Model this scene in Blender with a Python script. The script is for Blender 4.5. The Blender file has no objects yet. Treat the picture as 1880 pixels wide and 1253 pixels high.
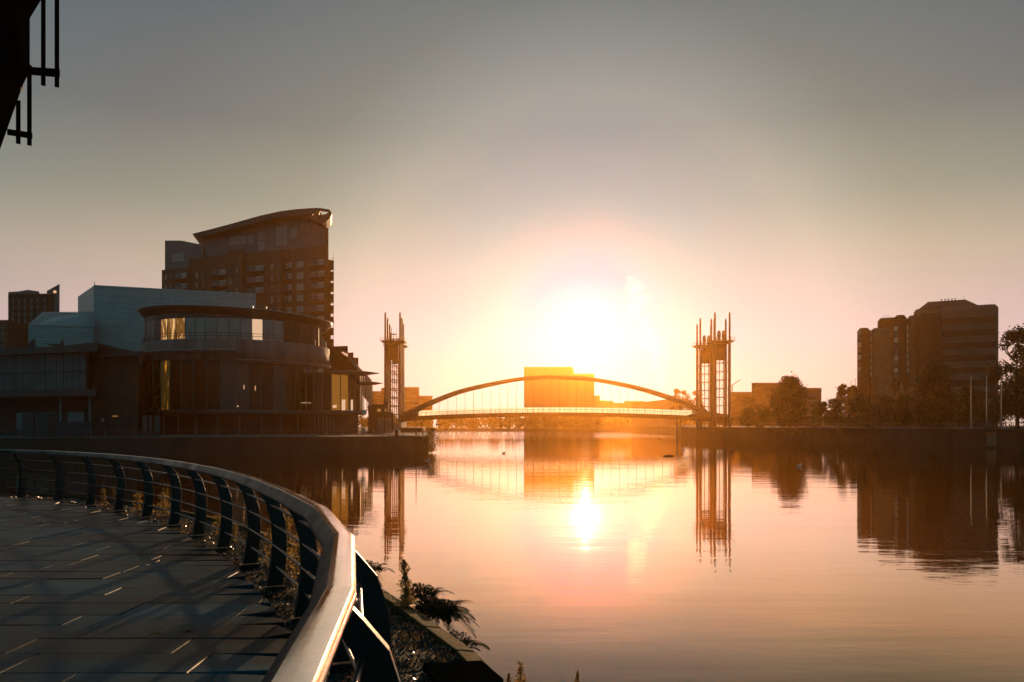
import bpy, bmesh, math, random
from mathutils import Vector, Matrix, noise
R = math.radians
SC = bpy.context.scene
COL = SC.collection

# ------------------------------------------------------------------ camera
F = 28.0 / 36.0 * 1880.0          # focal length in photo pixels
CX, HZ, CH = 940.0, 779.0, 4.7    # optical axis column, horizon row, eye height above the water
cam_d = bpy.data.cameras.new('camera'); cam = bpy.data.objects.new('camera', cam_d); COL.objects.link(cam)
cam_d.lens = 28; cam_d.sensor_width = 36; cam_d.shift_y = (HZ - 626.5) / 1880.0
cam_d.clip_start = 0.05; cam_d.clip_end = 20000
cam.location = (0, 0, CH); cam.rotation_euler = (R(90), 0, 0)
SC.camera = cam

# ------------------------------------------------------------------ sky
SUN = Vector((135, 1462, 171)).normalized()
SUN_EL = math.asin(SUN.z); SUN_AZ = math.atan2(SUN.x, SUN.y)
W = bpy.data.worlds.new('World'); SC.world = W; W.use_nodes = True
nt = W.node_tree; nt.nodes.clear()
def N(t, **k):
    n = nt.nodes.new(t)
    for a, b in k.items(): setattr(n, a, b)
    return n
def L(a, b): nt.links.new(a, b)
def MATH(op, a, b=None, clamp=False):
    n = nt.nodes.new('ShaderNodeMath'); n.operation = op; n.use_clamp = clamp
    for i, v in enumerate((a, b)):
        if v is None: continue
        if isinstance(v, (int, float)): n.inputs[i].default_value = v
        else: nt.links.new(v, n.inputs[i])
    return n.outputs[0]
def RAMP(fac, stops, interp='EASE'):
    n = nt.nodes.new('ShaderNodeValToRGB'); cr = n.color_ramp; cr.interpolation = interp
    while len(cr.elements) < len(stops): cr.elements.new(0.5)
    for e, (p, c) in zip(cr.elements, stops):
        e.position = p; e.color = (*c, 1) if len(c) == 3 else c
    nt.links.new(fac, n.inputs[0]); return n.outputs[0]
def MIX(kind, fac, a, b):
    n = nt.nodes.new('ShaderNodeMix'); n.data_type = 'RGBA'; n.blend_type = kind; n.clamp_result = False
    for s, v in ((n.inputs[0], fac), (n.inputs[6], a), (n.inputs[7], b)):
        if isinstance(v, (int, float)): s.default_value = v
        elif isinstance(v, tuple): s.default_value = (*v, 1)
        else: nt.links.new(v, s)
    return n.outputs[2]
tc = N('ShaderNodeTexCoord')
nrm = N('ShaderNodeVectorMath', operation='NORMALIZE'); L(tc.outputs['Generated'], nrm.inputs[0])
sep = N('ShaderNodeSeparateXYZ'); L(nrm.outputs[0], sep.inputs[0])
elev = MATH('MULTIPLY', MATH('ARCSINE', MATH('MAXIMUM', sep.outputs[2], 0.0)), 2 / math.pi, True)   # 0 horizon, 1 zenith
dt = N('ShaderNodeVectorMath', operation='DOT_PRODUCT'); L(nrm.outputs[0], dt.inputs[0]); dt.inputs[1].default_value = SUN
ang = MATH('MULTIPLY', MATH('ARCCOSINE', MATH('MINIMUM', dt.outputs['Value'], 1.0)), 1 / math.pi)    # 0 sun, 1 opposite
e = lambda d: d / 90.0
a_ = lambda d: d / 180.0
base = RAMP(elev, [(e(0), (.70, .54, .46)), (e(6), (.70, .515, .50)), (e(11), (.52, .425, .335)), (e(15), (.30, .295, .238)),
                   (e(20), (.175, .183, .176)), (e(28), (.115, .140, .158)), (e(50), (.06, .105, .125)), (e(90), (.04, .10, .12))], 'LINEAR')
backf = RAMP(ang, [(0, (0, 0, 0)), (a_(32), (0, 0, 0)), (a_(60), (.55, .55, .55)), (a_(105), (1, 1, 1)), (1, (1, 1, 1))], 'LINEAR')
back = RAMP(elev, [(0, (.04, .18, .225)), (e(20), (.03, .17, .22)), (e(60), (.02, .115, .15)), (e(90), (.02, .085, .11))], 'LINEAR')
glow = RAMP(ang, [(0, (.4, .5, .9)), (a_(2.2), (.1, .20, .58)), (a_(4.2), (.0, .12, .45)), (a_(7), (.0, .12, .28)), (a_(10), (.0, .11, .22)), (a_(13), (.05, .13, .17)),
                  (a_(16), (.11, .15, .14)), (a_(22), (.04, .05, .03)), (a_(32), (0, 0, 0)), (1, (0, 0, 0))], 'LINEAR')
core = RAMP(ang, [(0, (1, 1, 1)), (a_(0.7), (1, 1, 1)), (a_(1.1), (.22, .21, .19)), (a_(1.8), (.045, .042, .036)), (a_(3), (0, 0, 0)), (1, (0, 0, 0))], 'EASE')
sky_n = N('ShaderNodeTexSky'); sky_n.sky_type = 'NISHITA'; sky_n.sun_disc = False
sky_n.sun_elevation = SUN_EL; sky_n.sun_rotation = SUN_AZ; sky_n.dust_density = 3.0
nearsun = RAMP(ang, [(0, (.4, .3, .8)), (a_(4), (.3, .45, .9)), (a_(6), (.16, .90, 1)), (a_(9), (.40, 1, 1)), (a_(12), (.85, 1, 1)), (a_(15), (1, 1, 1)), (1, (1, 1, 1))], 'LINEAR')
cn = MIX('MULTIPLY', 1.0, base, nearsun)
cn = MIX('MIX', backf, cn, back)
cn = MIX('ADD', 1.0, cn, glow)
cn = MIX('ADD', 6.0, cn, core)
cn = MIX('ADD', 0.002, cn, sky_n.outputs[0])
bg = N('ShaderNodeBackground'); bg.inputs[1].default_value = 1.0; L(cn, bg.inputs[0])
out = N('ShaderNodeOutputWorld'); L(bg.outputs[0], out.inputs[0])

# ------------------------------------------------------------------ sun
sd = bpy.data.lights.new('sun', 'SUN'); so = bpy.data.objects.new('sun', sd); COL.objects.link(so)
sd.energy = 5.0; sd.angle = R(0.53); sd.color = (1.0, .60, .29)
so.rotation_euler = SUN.to_track_quat('Z', 'Y').to_euler(); so.location = (20, 20, 60)

SC.view_settings.view_transform = 'Standard'; SC.view_settings.look = 'None'
SC.view_settings.exposure = 0; SC.view_settings.gamma = 1; SC.view_settings.use_curve_mapping = False
SC.render.engine = 'CYCLES'
cy = SC.cycles
cy.max_bounces = 6; cy.diffuse_bounces = 2; cy.glossy_bounces = 3; cy.transmission_bounces = 4; cy.transparent_max_bounces = 12
cy.volume_bounces = 0; cy.sample_clamp_indirect = 60; cy.use_denoising = True; cy.caustics_reflective = False; cy.caustics_refractive = False

# ------------------------------------------------------------------ haze (one closed box round the whole scene)
HAZE_D = 0.000175
def make_haze():
    me = bpy.data.meshes.new('haze'); bm = bmesh.new(); bmesh.ops.create_cube(bm, size=1); bm.to_mesh(me); bm.free()
    o = bpy.data.objects.new('haze', me); COL.objects.link(o)
    o.scale = (1900, 1010, 71.5); o.location = (0, 395, 35.75 - 1)
    # top 70.5 m: just above the apartment tower
    m = bpy.data.materials.new('haze_air'); m.use_nodes = True; t = m.node_tree; t.nodes.clear()
    v = t.nodes.new('ShaderNodeVolumePrincipled'); oo = t.nodes.new('ShaderNodeOutputMaterial')
    v.inputs['Color'].default_value = (1.0, .44, .08, 1); v.inputs['Density'].default_value = HAZE_D
    v.inputs['Anisotropy'].default_value = 0.862
    t.links.new(v.outputs[0], oo.inputs['Volume']); me.materials.append(m)
    o['kind'] = 'stuff'; o['label'] = 'low sunlit morning haze filling the air over the water'
make_haze()

# ------------------------------------------------------------------ helpers
def P(px, py, D): return Vector(((px - CX) / F * D, D, CH - (py - HZ) / F * D))
def PX(px, D): return (px - CX) / F * D
def PZ(py, D): return CH - (py - HZ) / F * D
def PG(px, D, z=0.0): return Vector(((px - CX) / F * D, D, z))

def mat(name, col, rough=.7, metal=0.0, var=.25, scale=1.5, bump=0.0, bscale=20, spec=.5, stretch=None, streak=None, emit=None, es=0.0, trans=0.0, rvar=0.0):
    m = bpy.data.materials.new(name); m.use_nodes = True; t = m.node_tree; b = t.nodes['Principled BSDF']
    b.inputs['Roughness'].default_value = rough; b.inputs['Metallic'].default_value = metal
    b.inputs['Specular IOR Level'].default_value = spec
    co = t.nodes.new('ShaderNodeTexCoord'); mp = t.nodes.new('ShaderNodeMapping'); t.links.new(co.outputs['Object'], mp.inputs[0])
    if stretch: mp.inputs['Scale'].default_value = stretch
    nz = t.nodes.new('ShaderNodeTexNoise'); nz.inputs['Scale'].default_value = scale; nz.inputs['Detail'].default_value = 6; nz.inputs['Roughness'].default_value = .65
    t.links.new(mp.outputs[0], nz.inputs['Vector'])
    mr = t.nodes.new('ShaderNodeMapRange'); mr.inputs[1].default_value = .3; mr.inputs[2].default_value = .7
    mr.inputs[3].default_value = 1 - var; mr.inputs[4].default_value = 1 + var
    t.links.new(nz.outputs[0], mr.inputs[0])
    vm = t.nodes.new('ShaderNodeVectorMath'); vm.operation = 'SCALE'; vm.inputs[0].default_value = col
    t.links.new(mr.outputs[0], vm.inputs['Scale']); t.links.new(vm.outputs[0], b.inputs['Base Color'])
    if rvar:
        r2 = t.nodes.new('ShaderNodeMapRange'); r2.inputs[1].default_value = .35; r2.inputs[2].default_value = .65
        r2.inputs[3].default_value = max(.03, rough - rvar); r2.inputs[4].default_value = min(1, rough + rvar)
        t.links.new(nz.outputs[0], r2.inputs[0]); t.links.new(r2.outputs[0], b.inputs['Roughness'])
    if bump:
        n2 = t.nodes.new('ShaderNodeTexNoise'); n2.inputs['Scale'].default_value = bscale; n2.inputs['Detail'].default_value = 4
        t.links.new(mp.outputs[0], n2.inputs['Vector'])
        bp = t.nodes.new('ShaderNodeBump'); bp.inputs['Strength'].default_value = bump; bp.inputs['Distance'].default_value = .02
        t.links.new(n2.outputs[0], bp.inputs['Height']); t.links.new(bp.outputs[0], b.inputs['Normal'])
    if emit:
        b.inputs['Emission Color'].default_value = (*emit, 1); b.inputs['Emission Strength'].default_value = es
    if trans:
        tr = t.nodes.new('ShaderNodeBsdfTranslucent'); t.links.new(vm.outputs[0], tr.inputs[0])
        mx = t.nodes.new('ShaderNodeMixShader'); mx.inputs[0].default_value = trans
        t.links.new(b.outputs[0], mx.inputs[1]); t.links.new(tr.outputs[0], mx.inputs[2])
        t.links.new(mx.outputs[0], t.nodes['Material Output'].inputs[0])
    return m

M = {}
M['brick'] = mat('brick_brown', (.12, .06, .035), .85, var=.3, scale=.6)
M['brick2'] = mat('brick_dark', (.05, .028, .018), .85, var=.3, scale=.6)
M['slate'] = mat('slate_cladding', (.10, .12, .125), .6, var=.2, scale=.5)
M['dark'] = mat('dark_metal', (.025, .025, .025), .55, var=.2)
M['steel'] = mat('bridge_steel', (.05, .042, .036), .6, metal=.0, var=.2, scale=.4)
M['concrete'] = mat('concrete', (.20, .18, .155), .85, var=.35, scale=.35, bump=.3, bscale=3)
M['wall'] = mat('quay_wall_stone', (.03, .026, .02), .85, var=.5, scale=.3, bump=.5, bscale=2, stretch=(1, 1, .25))
M['glass'] = mat('window_glass', (.02, .022, .022), .08, var=.2, scale=.3, spec=.8)
M['glassdk'] = mat('smoked_glass', (.022, .015, .008), .2, var=.6, scale=.12, spec=.2, bump=.12, bscale=.5)
M['curtain'] = mat('blinds_behind_glass', (.30, .28, .24), .35, var=.2, scale=.4, spec=.6)
M['frame'] = mat('window_frame', (.12, .10, .08), .5, var=.2)
M['lit'] = mat('amber_lit_window', (.2, .1, .03), .4, var=.5, scale=.5, emit=(1, .42, .05), es=.32)
M['lit2'] = mat('bright_lit_window', (.3, .2, .1), .4, emit=(1, .55, .25), es=.9)
M['sunlit'] = mat('glass_painted_glow', (.3, .2, .1), .4, emit=(1, .62, .38), es=.75)  # emission stands in for sky and sun showing in the glass
M['land'] = mat('bank_ground', (.07, .06, .045), .9, var=.4, scale=.3, bump=.4, bscale=3)
M['paved'] = mat('quay_paving', (.10, .09, .075), .8, var=.3, scale=.4)
M['leaf'] = mat('leaf_green', (.055, .07, .02), .6, var=.5, scale=.4, trans=.35)
M['leafdk'] = mat('leaf_dark', (.035, .045, .018), .7, var=.5, scale=.4, trans=.2)
M['leafau'] = mat('leaf_autumn', (.22, .13, .03), .6, var=.5, scale=.6, trans=.5)
M['bark'] = mat('bark', (.06, .045, .03), .9, var=.4, scale=3)
M['weed'] = mat('weed_gold', (.34, .21, .06), .6, var=.5, scale=14, trans=.5)
M['fern'] = mat('fern_dark', (.035, .028, .012), .9, var=.4, scale=9, trans=.3, spec=.05)
M['palep'] = mat('pale_pole', (.4, .3, .24), .5, var=.1)
M['lightmetal'] = mat('pale_metal', (.45, .42, .38), .35, metal=.6, var=.15)
M['white'] = mat('white_paint', (.55, .50, .42), .5, var=.05)
M['silo'] = mat('silo_concrete', (.16, .14, .12), .9, var=.15, scale=.05)
M['cloth'] = mat('dark_clothing', (.03, .03, .035), .8)
M['skin'] = mat('skin', (.35, .2, .14), .6)

class MB:
    def __init__(s): s.v = []; s.f = []; s.sm = []
    def add(s, vs, fs, smooth=False):
        o = len(s.v); s.v += [tuple(p) for p in vs]
        for f in fs: s.f.append(tuple(i + o for i in f)); s.sm.append(smooth)
        return s
    def box(s, x0, x1, y0, y1, z0, z1):
        return s.add([(x0,y0,z0),(x1,y0,z0),(x1,y1,z0),(x0,y1,z0),(x0,y0,z1),(x1,y0,z1),(x1,y1,z1),(x0,y1,z1)],
                     [(0,3,2,1),(4,5,6,7),(0,1,5,4),(1,2,6,5),(2,3,7,6),(3,0,4,7)])
    def prism(s, pts, z0, z1):            # pts (x,y) counter-clockwise; z1 may be a list
        n = len(pts); zt = z1 if isinstance(z1, (list, tuple)) else [z1] * n
        vs = [(p[0], p[1], z0) for p in pts] + [(p[0], p[1], zt[i]) for i, p in enumerate(pts)]
        fs = [tuple(range(n - 1, -1, -1)), tuple(range(n, 2 * n))] + [(i, (i + 1) % n, n + (i + 1) % n, n + i) for i in range(n)]
        return s.add(vs, fs)
    def slab(s, pts, y0, y1):             # pts (x,z) outline extruded along y
        n = len(pts)
        vs = [(p[0], y0, p[1]) for p in pts] + [(p[0], y1, p[1]) for p in pts]
        fs = [tuple(range(n)), tuple(range(2 * n - 1, n - 1, -1))] + [((i + 1) % n, i, n + i, n + (i + 1) % n) for i in range(n)]
        return s.add(vs, fs)
    def tube(s, p0, p1, r0, r1=None, n=8, cap=True):
        return s.path([p0, p1], [r0, r0 if r1 is None else r1], n, cap)
    def path(s, pts, rs, n=8, cap=True, smooth=True):
        pts = [Vector(p) for p in pts]
        if isinstance(rs, (int, float)): rs = [rs] * len(pts)
        vs = []
        up = Vector((0, 0, 1)); 
        for i, p in enumerate(pts):
            d = (pts[min(i + 1, len(pts) - 1)] - pts[max(i - 1, 0)]).normalized()
            a = d.cross(up if abs(d.z) < .95 else Vector((0, 1, 0))).normalized(); b = a.cross(d).normalized()
            for k in range(n):
                t = 2 * math.pi * (k + .5) / n; vs.append(p + (a * math.cos(t) + b * math.sin(t)) * rs[i])
        fs = []
        for i in range(len(pts) - 1):
            for k in range(n):
                q = (k + 1) % n; fs.append((i * n + k, i * n + q, (i + 1) * n + q, (i + 1) * n + k))
        s.add(vs, fs, smooth)
        if cap: s.add(vs[:n], [tuple(range(n - 1, -1, -1))]); s.add(vs[-n:], [tuple(range(n))])
        return s
    def lathe(s, prof, cx=0, cy=0, n=64, a0=0, a1=2 * math.pi, smooth=True):   # prof (r,z)
        full = abs(a1 - a0 - 2 * math.pi) < 1e-6; m = n if full else n + 1
        vs = [(cx + r * math.cos(a0 + (a1 - a0) * k / n), cy + r * math.sin(a0 + (a1 - a0) * k / n), z) for r, z in prof for k in range(m)]
        fs = []
        for i in range(len(prof) - 1):
            for k in range(n):
                q = (k + 1) % m; fs.append((i * m + k, i * m + q, (i + 1) * m + q, (i + 1) * m + k))
        return s.add(vs, fs, smooth)
    def ball(s, c, rx, ry=None, rz=None, n=10):
        ry = ry or rx; rz = rz or rx; vs = []; fs = []
        for i in range(n // 2 + 1):
            t = math.pi * i / (n // 2)
            for k in range(n):
                p = 2 * math.pi * k / n; vs.append((c[0] + rx * math.sin(t) * math.cos(p), c[1] + ry * math.sin(t) * math.sin(p), c[2] + rz * math.cos(t)))
        for i in range(n // 2):
            for k in range(n):
                q = (k + 1) % n; fs.append((i * n + k, (i + 1) * n + k, (i + 1) * n + q, i * n + q))
        return s.add(vs, fs, True)
    def leaf(s, c, size, rng, flat=0.0):
        a = Vector((rng.gauss(0, 1), rng.gauss(0, 1), rng.gauss(0, 1) * (1 - flat))).normalized()
        b = a.cross(Vector((rng.gauss(0, 1), rng.gauss(0, 1), rng.gauss(0, 1)))).normalized()
        c = Vector(c); L_ = size * rng.uniform(.6, 1.3); w = L_ * rng.uniform(.35, .6)
        return s.add([c - a * L_ * .5, c + b * w * .5, c + a * L_ * .5, c - b * w * .5], [(0, 1, 2, 3)])
    def build(s, name, material, parent=None, bevel=0):
        me = bpy.data.meshes.new(name); me.from_pydata(s.v, [], s.f)
        me.polygons.foreach_set('use_smooth', s.sm); me.update()
        if material: me.materials.append(material)
        o = bpy.data.objects.new(name, me); COL.objects.link(o)
        if parent: o.parent = parent
        if bevel:
            md = o.modifiers.new('bevel', 'BEVEL'); md.width = bevel; md.segments = 2; md.limit_method = 'ANGLE'
        return o

def tag(o, label, cat, group=None, kind=None):
    if label: o['label'] = label
    if cat: o['category'] = cat
    if group: o['group'] = group
    if kind: o['kind'] = kind
    return o
def shear(root, f, px):
    """slant a building's footprint so its side walls run back along the direction seen at column px"""
    k = (px - CX) / F; n = Vector((-f.u.y, f.u.x)); s_ = (k * n.y - n.x) / (f.u.x - k * f.u.y); done = set()
    def go(o):
        for c in o.children:
            if c.data and c.data.name not in done:
                done.add(c.data.name)
                for v in c.data.vertices: v.co.x += s_ * v.co.y
            c.location.x += s_ * c.location.y; go(c)
    go(root)
def thing(name, label, cat, loc=(0, 0, 0), rotz=0, group=None):
    o = bpy.data.objects.new(name, None); COL.objects.link(o); o.location = loc; o.rotation_euler = (0, 0, rotz)
    o.empty_display_size = .5
    return tag(o, label, cat, group)
def struct(name, mb, m):
    o = mb.build(name, m); o['kind'] = 'structure'; return o
def copy_tree(o, parent=None):
    c = o.copy(); COL.objects.link(c); c.parent = parent
    for ch in list(o.children): copy_tree(ch, c)
    return c

class Fr:                                  # a facade: runs from column px0 at depth D0 to column px1 at depth D1
    def __init__(s, px0, D0, px1, D1):
        s.L = Vector((PX(px0, D0), D0)); r = Vector((PX(px1, D1), D1)); s.u = (r - s.L).normalized(); s.len = (r - s.L).length
        s.rot = math.atan2(s.u.y, s.u.x)
    def a(s, px):
        k = (px - CX) / F                  # L + u a = t (k, 1)
        return (s.L.x - k * s.L.y) / (k * s.u.y - s.u.x)
    def D(s, px): return s.L.y + s.u.y * s.a(px)
    def z(s, px, py): return CH - (py - HZ) / F * s.D(px)
    def thing(s, name, label, cat, group=None): return thing(name, label, cat, (s.L.x, s.L.y, 0), s.rot, group)

# ------------------------------------------------------------------ water and land
def water_mat():
    m = bpy.data.materials.new('river_water'); m.use_nodes = True; t = m.node_tree; b = t.nodes['Principled BSDF']
    b.inputs['Base Color'].default_value = (.08, .034, .006, 1); b.inputs['Roughness'].default_value = .015; b.inputs['IOR'].default_value = 1.33
    b.inputs['Specular IOR Level'].default_value = .5; b.inputs['Specular Tint'].default_value = (1, .72, .42, 1)
    g = t.nodes.new('ShaderNodeNewGeometry'); prev = None
    for sc, stx, sty, st, dist in ((1.0, .14, .42, 1.0, .0062), (1.0, .42, 1.8, 1.0, .0019), (1.0, 1.6, 6.0, 1.0, .0007)):
        mp = t.nodes.new('ShaderNodeMapping'); mp.inputs['Scale'].default_value = (stx, sty, 1); mp.inputs['Rotation'].default_value = (0, 0, R(8 if stx < .3 else -5))
        t.links.new(g.outputs['Position'], mp.inputs[0])
        nz = t.nodes.new('ShaderNodeTexNoise'); nz.inputs['Scale'].default_value = sc; nz.inputs['Detail'].default_value = 2; nz.inputs['Roughness'].default_value = .5
        t.links.new(mp.outputs[0], nz.inputs['Vector'])
        bp = t.nodes.new('ShaderNodeBump'); bp.inputs['Strength'].default_value = st; bp.inputs['Distance'].default_value = dist * 2
        t.links.new(nz.outputs[0], bp.inputs['Height'])
        if prev: t.links.new(prev, bp.inputs['Normal'])
        prev = bp.outputs[0]
    # a breeze patch beyond the bridge ruffles the surface
    sp = t.nodes.new('ShaderNodeSeparateXYZ'); t.links.new(g.outputs['Position'], sp.inputs[0])
    mr = t.nodes.new('ShaderNodeMapRange'); mr.inputs[1].default_value = 235; mr.inputs[2].default_value = 330; t.links.new(sp.outputs[1], mr.inputs[0])
    mp = t.nodes.new('ShaderNodeMapping'); mp.inputs['Scale'].default_value = (.35, 1.4, 1); t.links.new(g.outputs['Position'], mp.inputs[0])
    nz = t.nodes.new('ShaderNodeTexNoise'); nz.inputs['Scale'].default_value = 1.0; nz.inputs['Detail'].default_value = 3; t.links.new(mp.outputs[0], nz.inputs['Vector'])
    bp = t.nodes.new('ShaderNodeBump'); bp.inputs['Distance'].default_value = .10; t.links.new(nz.outputs[0], bp.inputs['Height'])
    t.links.new(mr.outputs[0], bp.inputs['Strength']); t.links.new(prev, bp.inputs['Normal'])
    t.links.new(bp.outputs[0], b.inputs['Normal'])
    gl = t.nodes.new('ShaderNodeBsdfGlossy'); gl.inputs['Roughness'].default_value = .015; t.links.new(bp.outputs[0], gl.inputs['Normal'])
    lw = t.nodes.new('ShaderNodeLayerWeight')       # silty water: stronger, paler mirror the more grazing the view
    def wr(stops):
        r = t.nodes.new('ShaderNodeValToRGB'); t.links.new(lw.outputs['Facing'], r.inputs[0])
        while len(r.color_ramp.elements) < len(stops): r.color_ramp.elements.new(.5)
        for el, (p, c) in zip(r.color_ramp.elements, stops): el.position = p; el.color = (*c, 1)
        return r.outputs[0]
    t.links.new(wr([(.66, (1, .66, .42)), (.78, (1, .62, .38)), (.86, (1, .80, .62)), (.95, (1, .86, .72))]), gl.inputs[0])
    mx = t.nodes.new('ShaderNodeMixShader'); t.links.new(wr([(.66, (.02, .02, .02)), (.72, (.20, .20, .20)), (.785, (.66, .66, .66)), (.86, (.78, .78, .78)), (1, (.86, .86, .86))]), mx.inputs[0])
    t.links.new(b.outputs[0], mx.inputs[1]); t.links.new(gl.outputs[0], mx.inputs[2])
    t.links.new(mx.outputs[0], t.nodes['Material Output'].inputs[0])
    return m
struct('water', MB().add([(-940, -100, 0), (940, -100, 0), (940, 890, 0), (-940, 890, 0)], [(0, 1, 2, 3)]), water_mat())

QZ = 2.7
# left headland with its quay wall
left_pts = [(-14.3, 127), (-13.7, 131), (-15, 140), (-16, 160), (-20.3, 190), (-28, 235), (-35.5, 258), (-46, 330), (-52, 420), (-58, 560), (-62, 592), (-900, 592), (-900, 60), (-200, 84), (-90, 106), (-50, 119)]
struct('left_bank', MB().prism(left_pts, -.9, QZ), M['wall'])
struct('left_pavement', MB().prism([(p[0] - .35 if p[0] > -80 else p[0], p[1] + .35) for p in left_pts[:1]] +
       [(-14.3, 131), (-15.6, 140), (-16.8, 160), (-21.2, 190), (-28.8, 235), (-36.3, 258), (-46.8, 330), (-52.8, 420), (-59, 559), (-63, 591), (-899, 591), (-899, 61), (-200, 84.6), (-90, 106.6), (-50, 119.6)], QZ, QZ + .06), M['paved'])
right_pts = [(56, 264), (57.5, 249), (75, 222), (86, 185), (95, 149), (104, 128), (130, 95), (200, 60), (900, 40), (900, 593), (62, 593), (66, 520), (70, 400), (67, 300)]
RZ = 3.7
struct('right_bank', MB().prism(right_pts, -.9, RZ), M['wall'])
struct('far_bank', MB().prism([(-938, 594), (8, 597), (60, 596), (938, 600), (938, 888), (-938, 888)], -.9, 1.4), M['land'])

# ------------------------------------------------------------------ promenade in the foreground
DZ = CH - 1.72
RAIL = [(-.40, -3.0), (-.41, -1.5), (-.43, 0.0), (-.50, 1.5), (-.665, 2.95), (-.95, 4.37), (-1.42, 5.79), (-2.04, 7.16)]
KN = [(-1.42, 5.79), (-2.04, 7.16), (-3.24, 9.55), (-4.30, 11.3), (-6.2, 13.95), (-8.4, 16.3), (-10.5, 18.0), (-12.6, 19.1), (-15.5, 19.7), (-19, 19.5), (-23, 18.4), (-27, 16.8)]
def catmull(ps, m=40):
    o = []
    for i in range(1, len(ps) - 2):
        p0, p1, p2, p3 = [Vector(q) for q in ps[i - 1:i + 3]]
        for k in range(m):
            t = k / m; o.append(.5 * ((2 * p1) + (p2 - p0) * t + (2 * p0 - 5 * p1 + 4 * p2 - p3) * t * t + (-p0 + 3 * p1 - 3 * p2 + p3) * t ** 3))
    return o
dense = catmull([Vector((*k, 0)) for k in KN]); RAIL3 = [Vector((*p, 0)) for p in RAIL]; acc = 0
for i in range(1, len(dense)):
    acc += (dense[i] - dense[i - 1]).length
    if acc >= 1.5: RAIL3.append(dense[i].copy()); acc = 0
def nrm_out(i):
    a, b = RAIL3[max(i - 1, 0)], RAIL3[min(i + 1, len(RAIL3) - 1)]
    d = (b - a).normalized(); return Vector((d.y, -d.x, 0))           # towards the water
def offset(d): return [RAIL3[i] + nrm_out(i) * d for i in range(len(RAIL3))]

def paving_mat():
    m = bpy.data.materials.new('wet_slate_paving'); m.use_nodes = True; t = m.node_tree; b = t.nodes['Principled BSDF']
    g = t.nodes.new('ShaderNodeNewGeometry'); oi = t.nodes.new('ShaderNodeAttribute'); oi.attribute_name = 'tone'
    mp = t.nodes.new('ShaderNodeMapping'); mp.inputs['Scale'].default_value = (.35, .9, 1); t.links.new(g.outputs['Position'], mp.inputs[0])
    n1 = t.nodes.new('ShaderNodeTexNoise'); n1.inputs['Scale'].default_value = 1.3; n1.inputs['Detail'].default_value = 7; n1.inputs['Roughness'].default_value = .6; t.links.new(mp.outputs[0], n1.inputs['Vector'])
    n2 = t.nodes.new('ShaderNodeTexNoise'); n2.inputs['Scale'].default_value = 22; n2.inputs['Detail'].default_value = 8; t.links.new(g.outputs['Position'], n2.inputs['Vector'])
    cr = t.nodes.new('ShaderNodeValToRGB'); t.links.new(n1.outputs[0], cr.inputs[0])
    for el, (p, c) in zip(cr.color_ramp.elements, [(.43, (.010, .009, .007, 1)), (.57, (.018, .058, .074, 1))]): el.position = p; el.color = c
    mx = t.nodes.new('ShaderNodeMix'); mx.data_type = 'RGBA'; mx.blend_type = 'MULTIPLY'; mx.inputs[0].default_value = 1
    t.links.new(cr.outputs[0], mx.inputs[6]); t.links.new(oi.outputs['Color'], mx.inputs[7])
    mr = t.nodes.new('ShaderNodeMapRange'); mr.inputs[1].default_value = .3; mr.inputs[2].default_value = .7; mr.inputs[3].default_value = .75; mr.inputs[4].default_value = 1.25
    t.links.new(n2.outputs[0], mr.inputs[0])
    sc = t.nodes.new('ShaderNodeVectorMath'); sc.operation = 'SCALE'; t.links.new(mx.outputs[2], sc.inputs[0]); t.links.new(mr.outputs[0], sc.inputs['Scale'])
    t.links.new(sc.outputs[0], b.inputs['Base Color'])
    r = t.nodes.new('ShaderNodeMapRange'); r.inputs[1].default_value = .42; r.inputs[2].default_value = .6; r.inputs[3].default_value = .42; r.inputs[4].default_value = .5
    t.links.new(n1.outputs[0], r.inputs[0]); t.links.new(r.outputs[0], b.inputs['Roughness'])
    b.inputs['Specular IOR Level'].default_value = .10
    bp = t.nodes.new('ShaderNodeBump'); bp.inputs['Strength'].default_value = .5; bp.inputs['Distance'].default_value = .004; t.links.new(n2.outputs[0], bp.inputs['Height']); t.links.new(bp.outputs[0], b.inputs['Normal'])
    return m
def inside(pt, poly):
    c = False; n = len(poly)
    for i in range(n):
        a, b = poly[i], poly[(i + 1) % n]
        if (a.y > pt[1]) != (b.y > pt[1]) and pt[0] < (b.x - a.x) * (pt[1] - a.y) / (b.y - a.y) + a.x: c = not c
    return c
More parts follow.
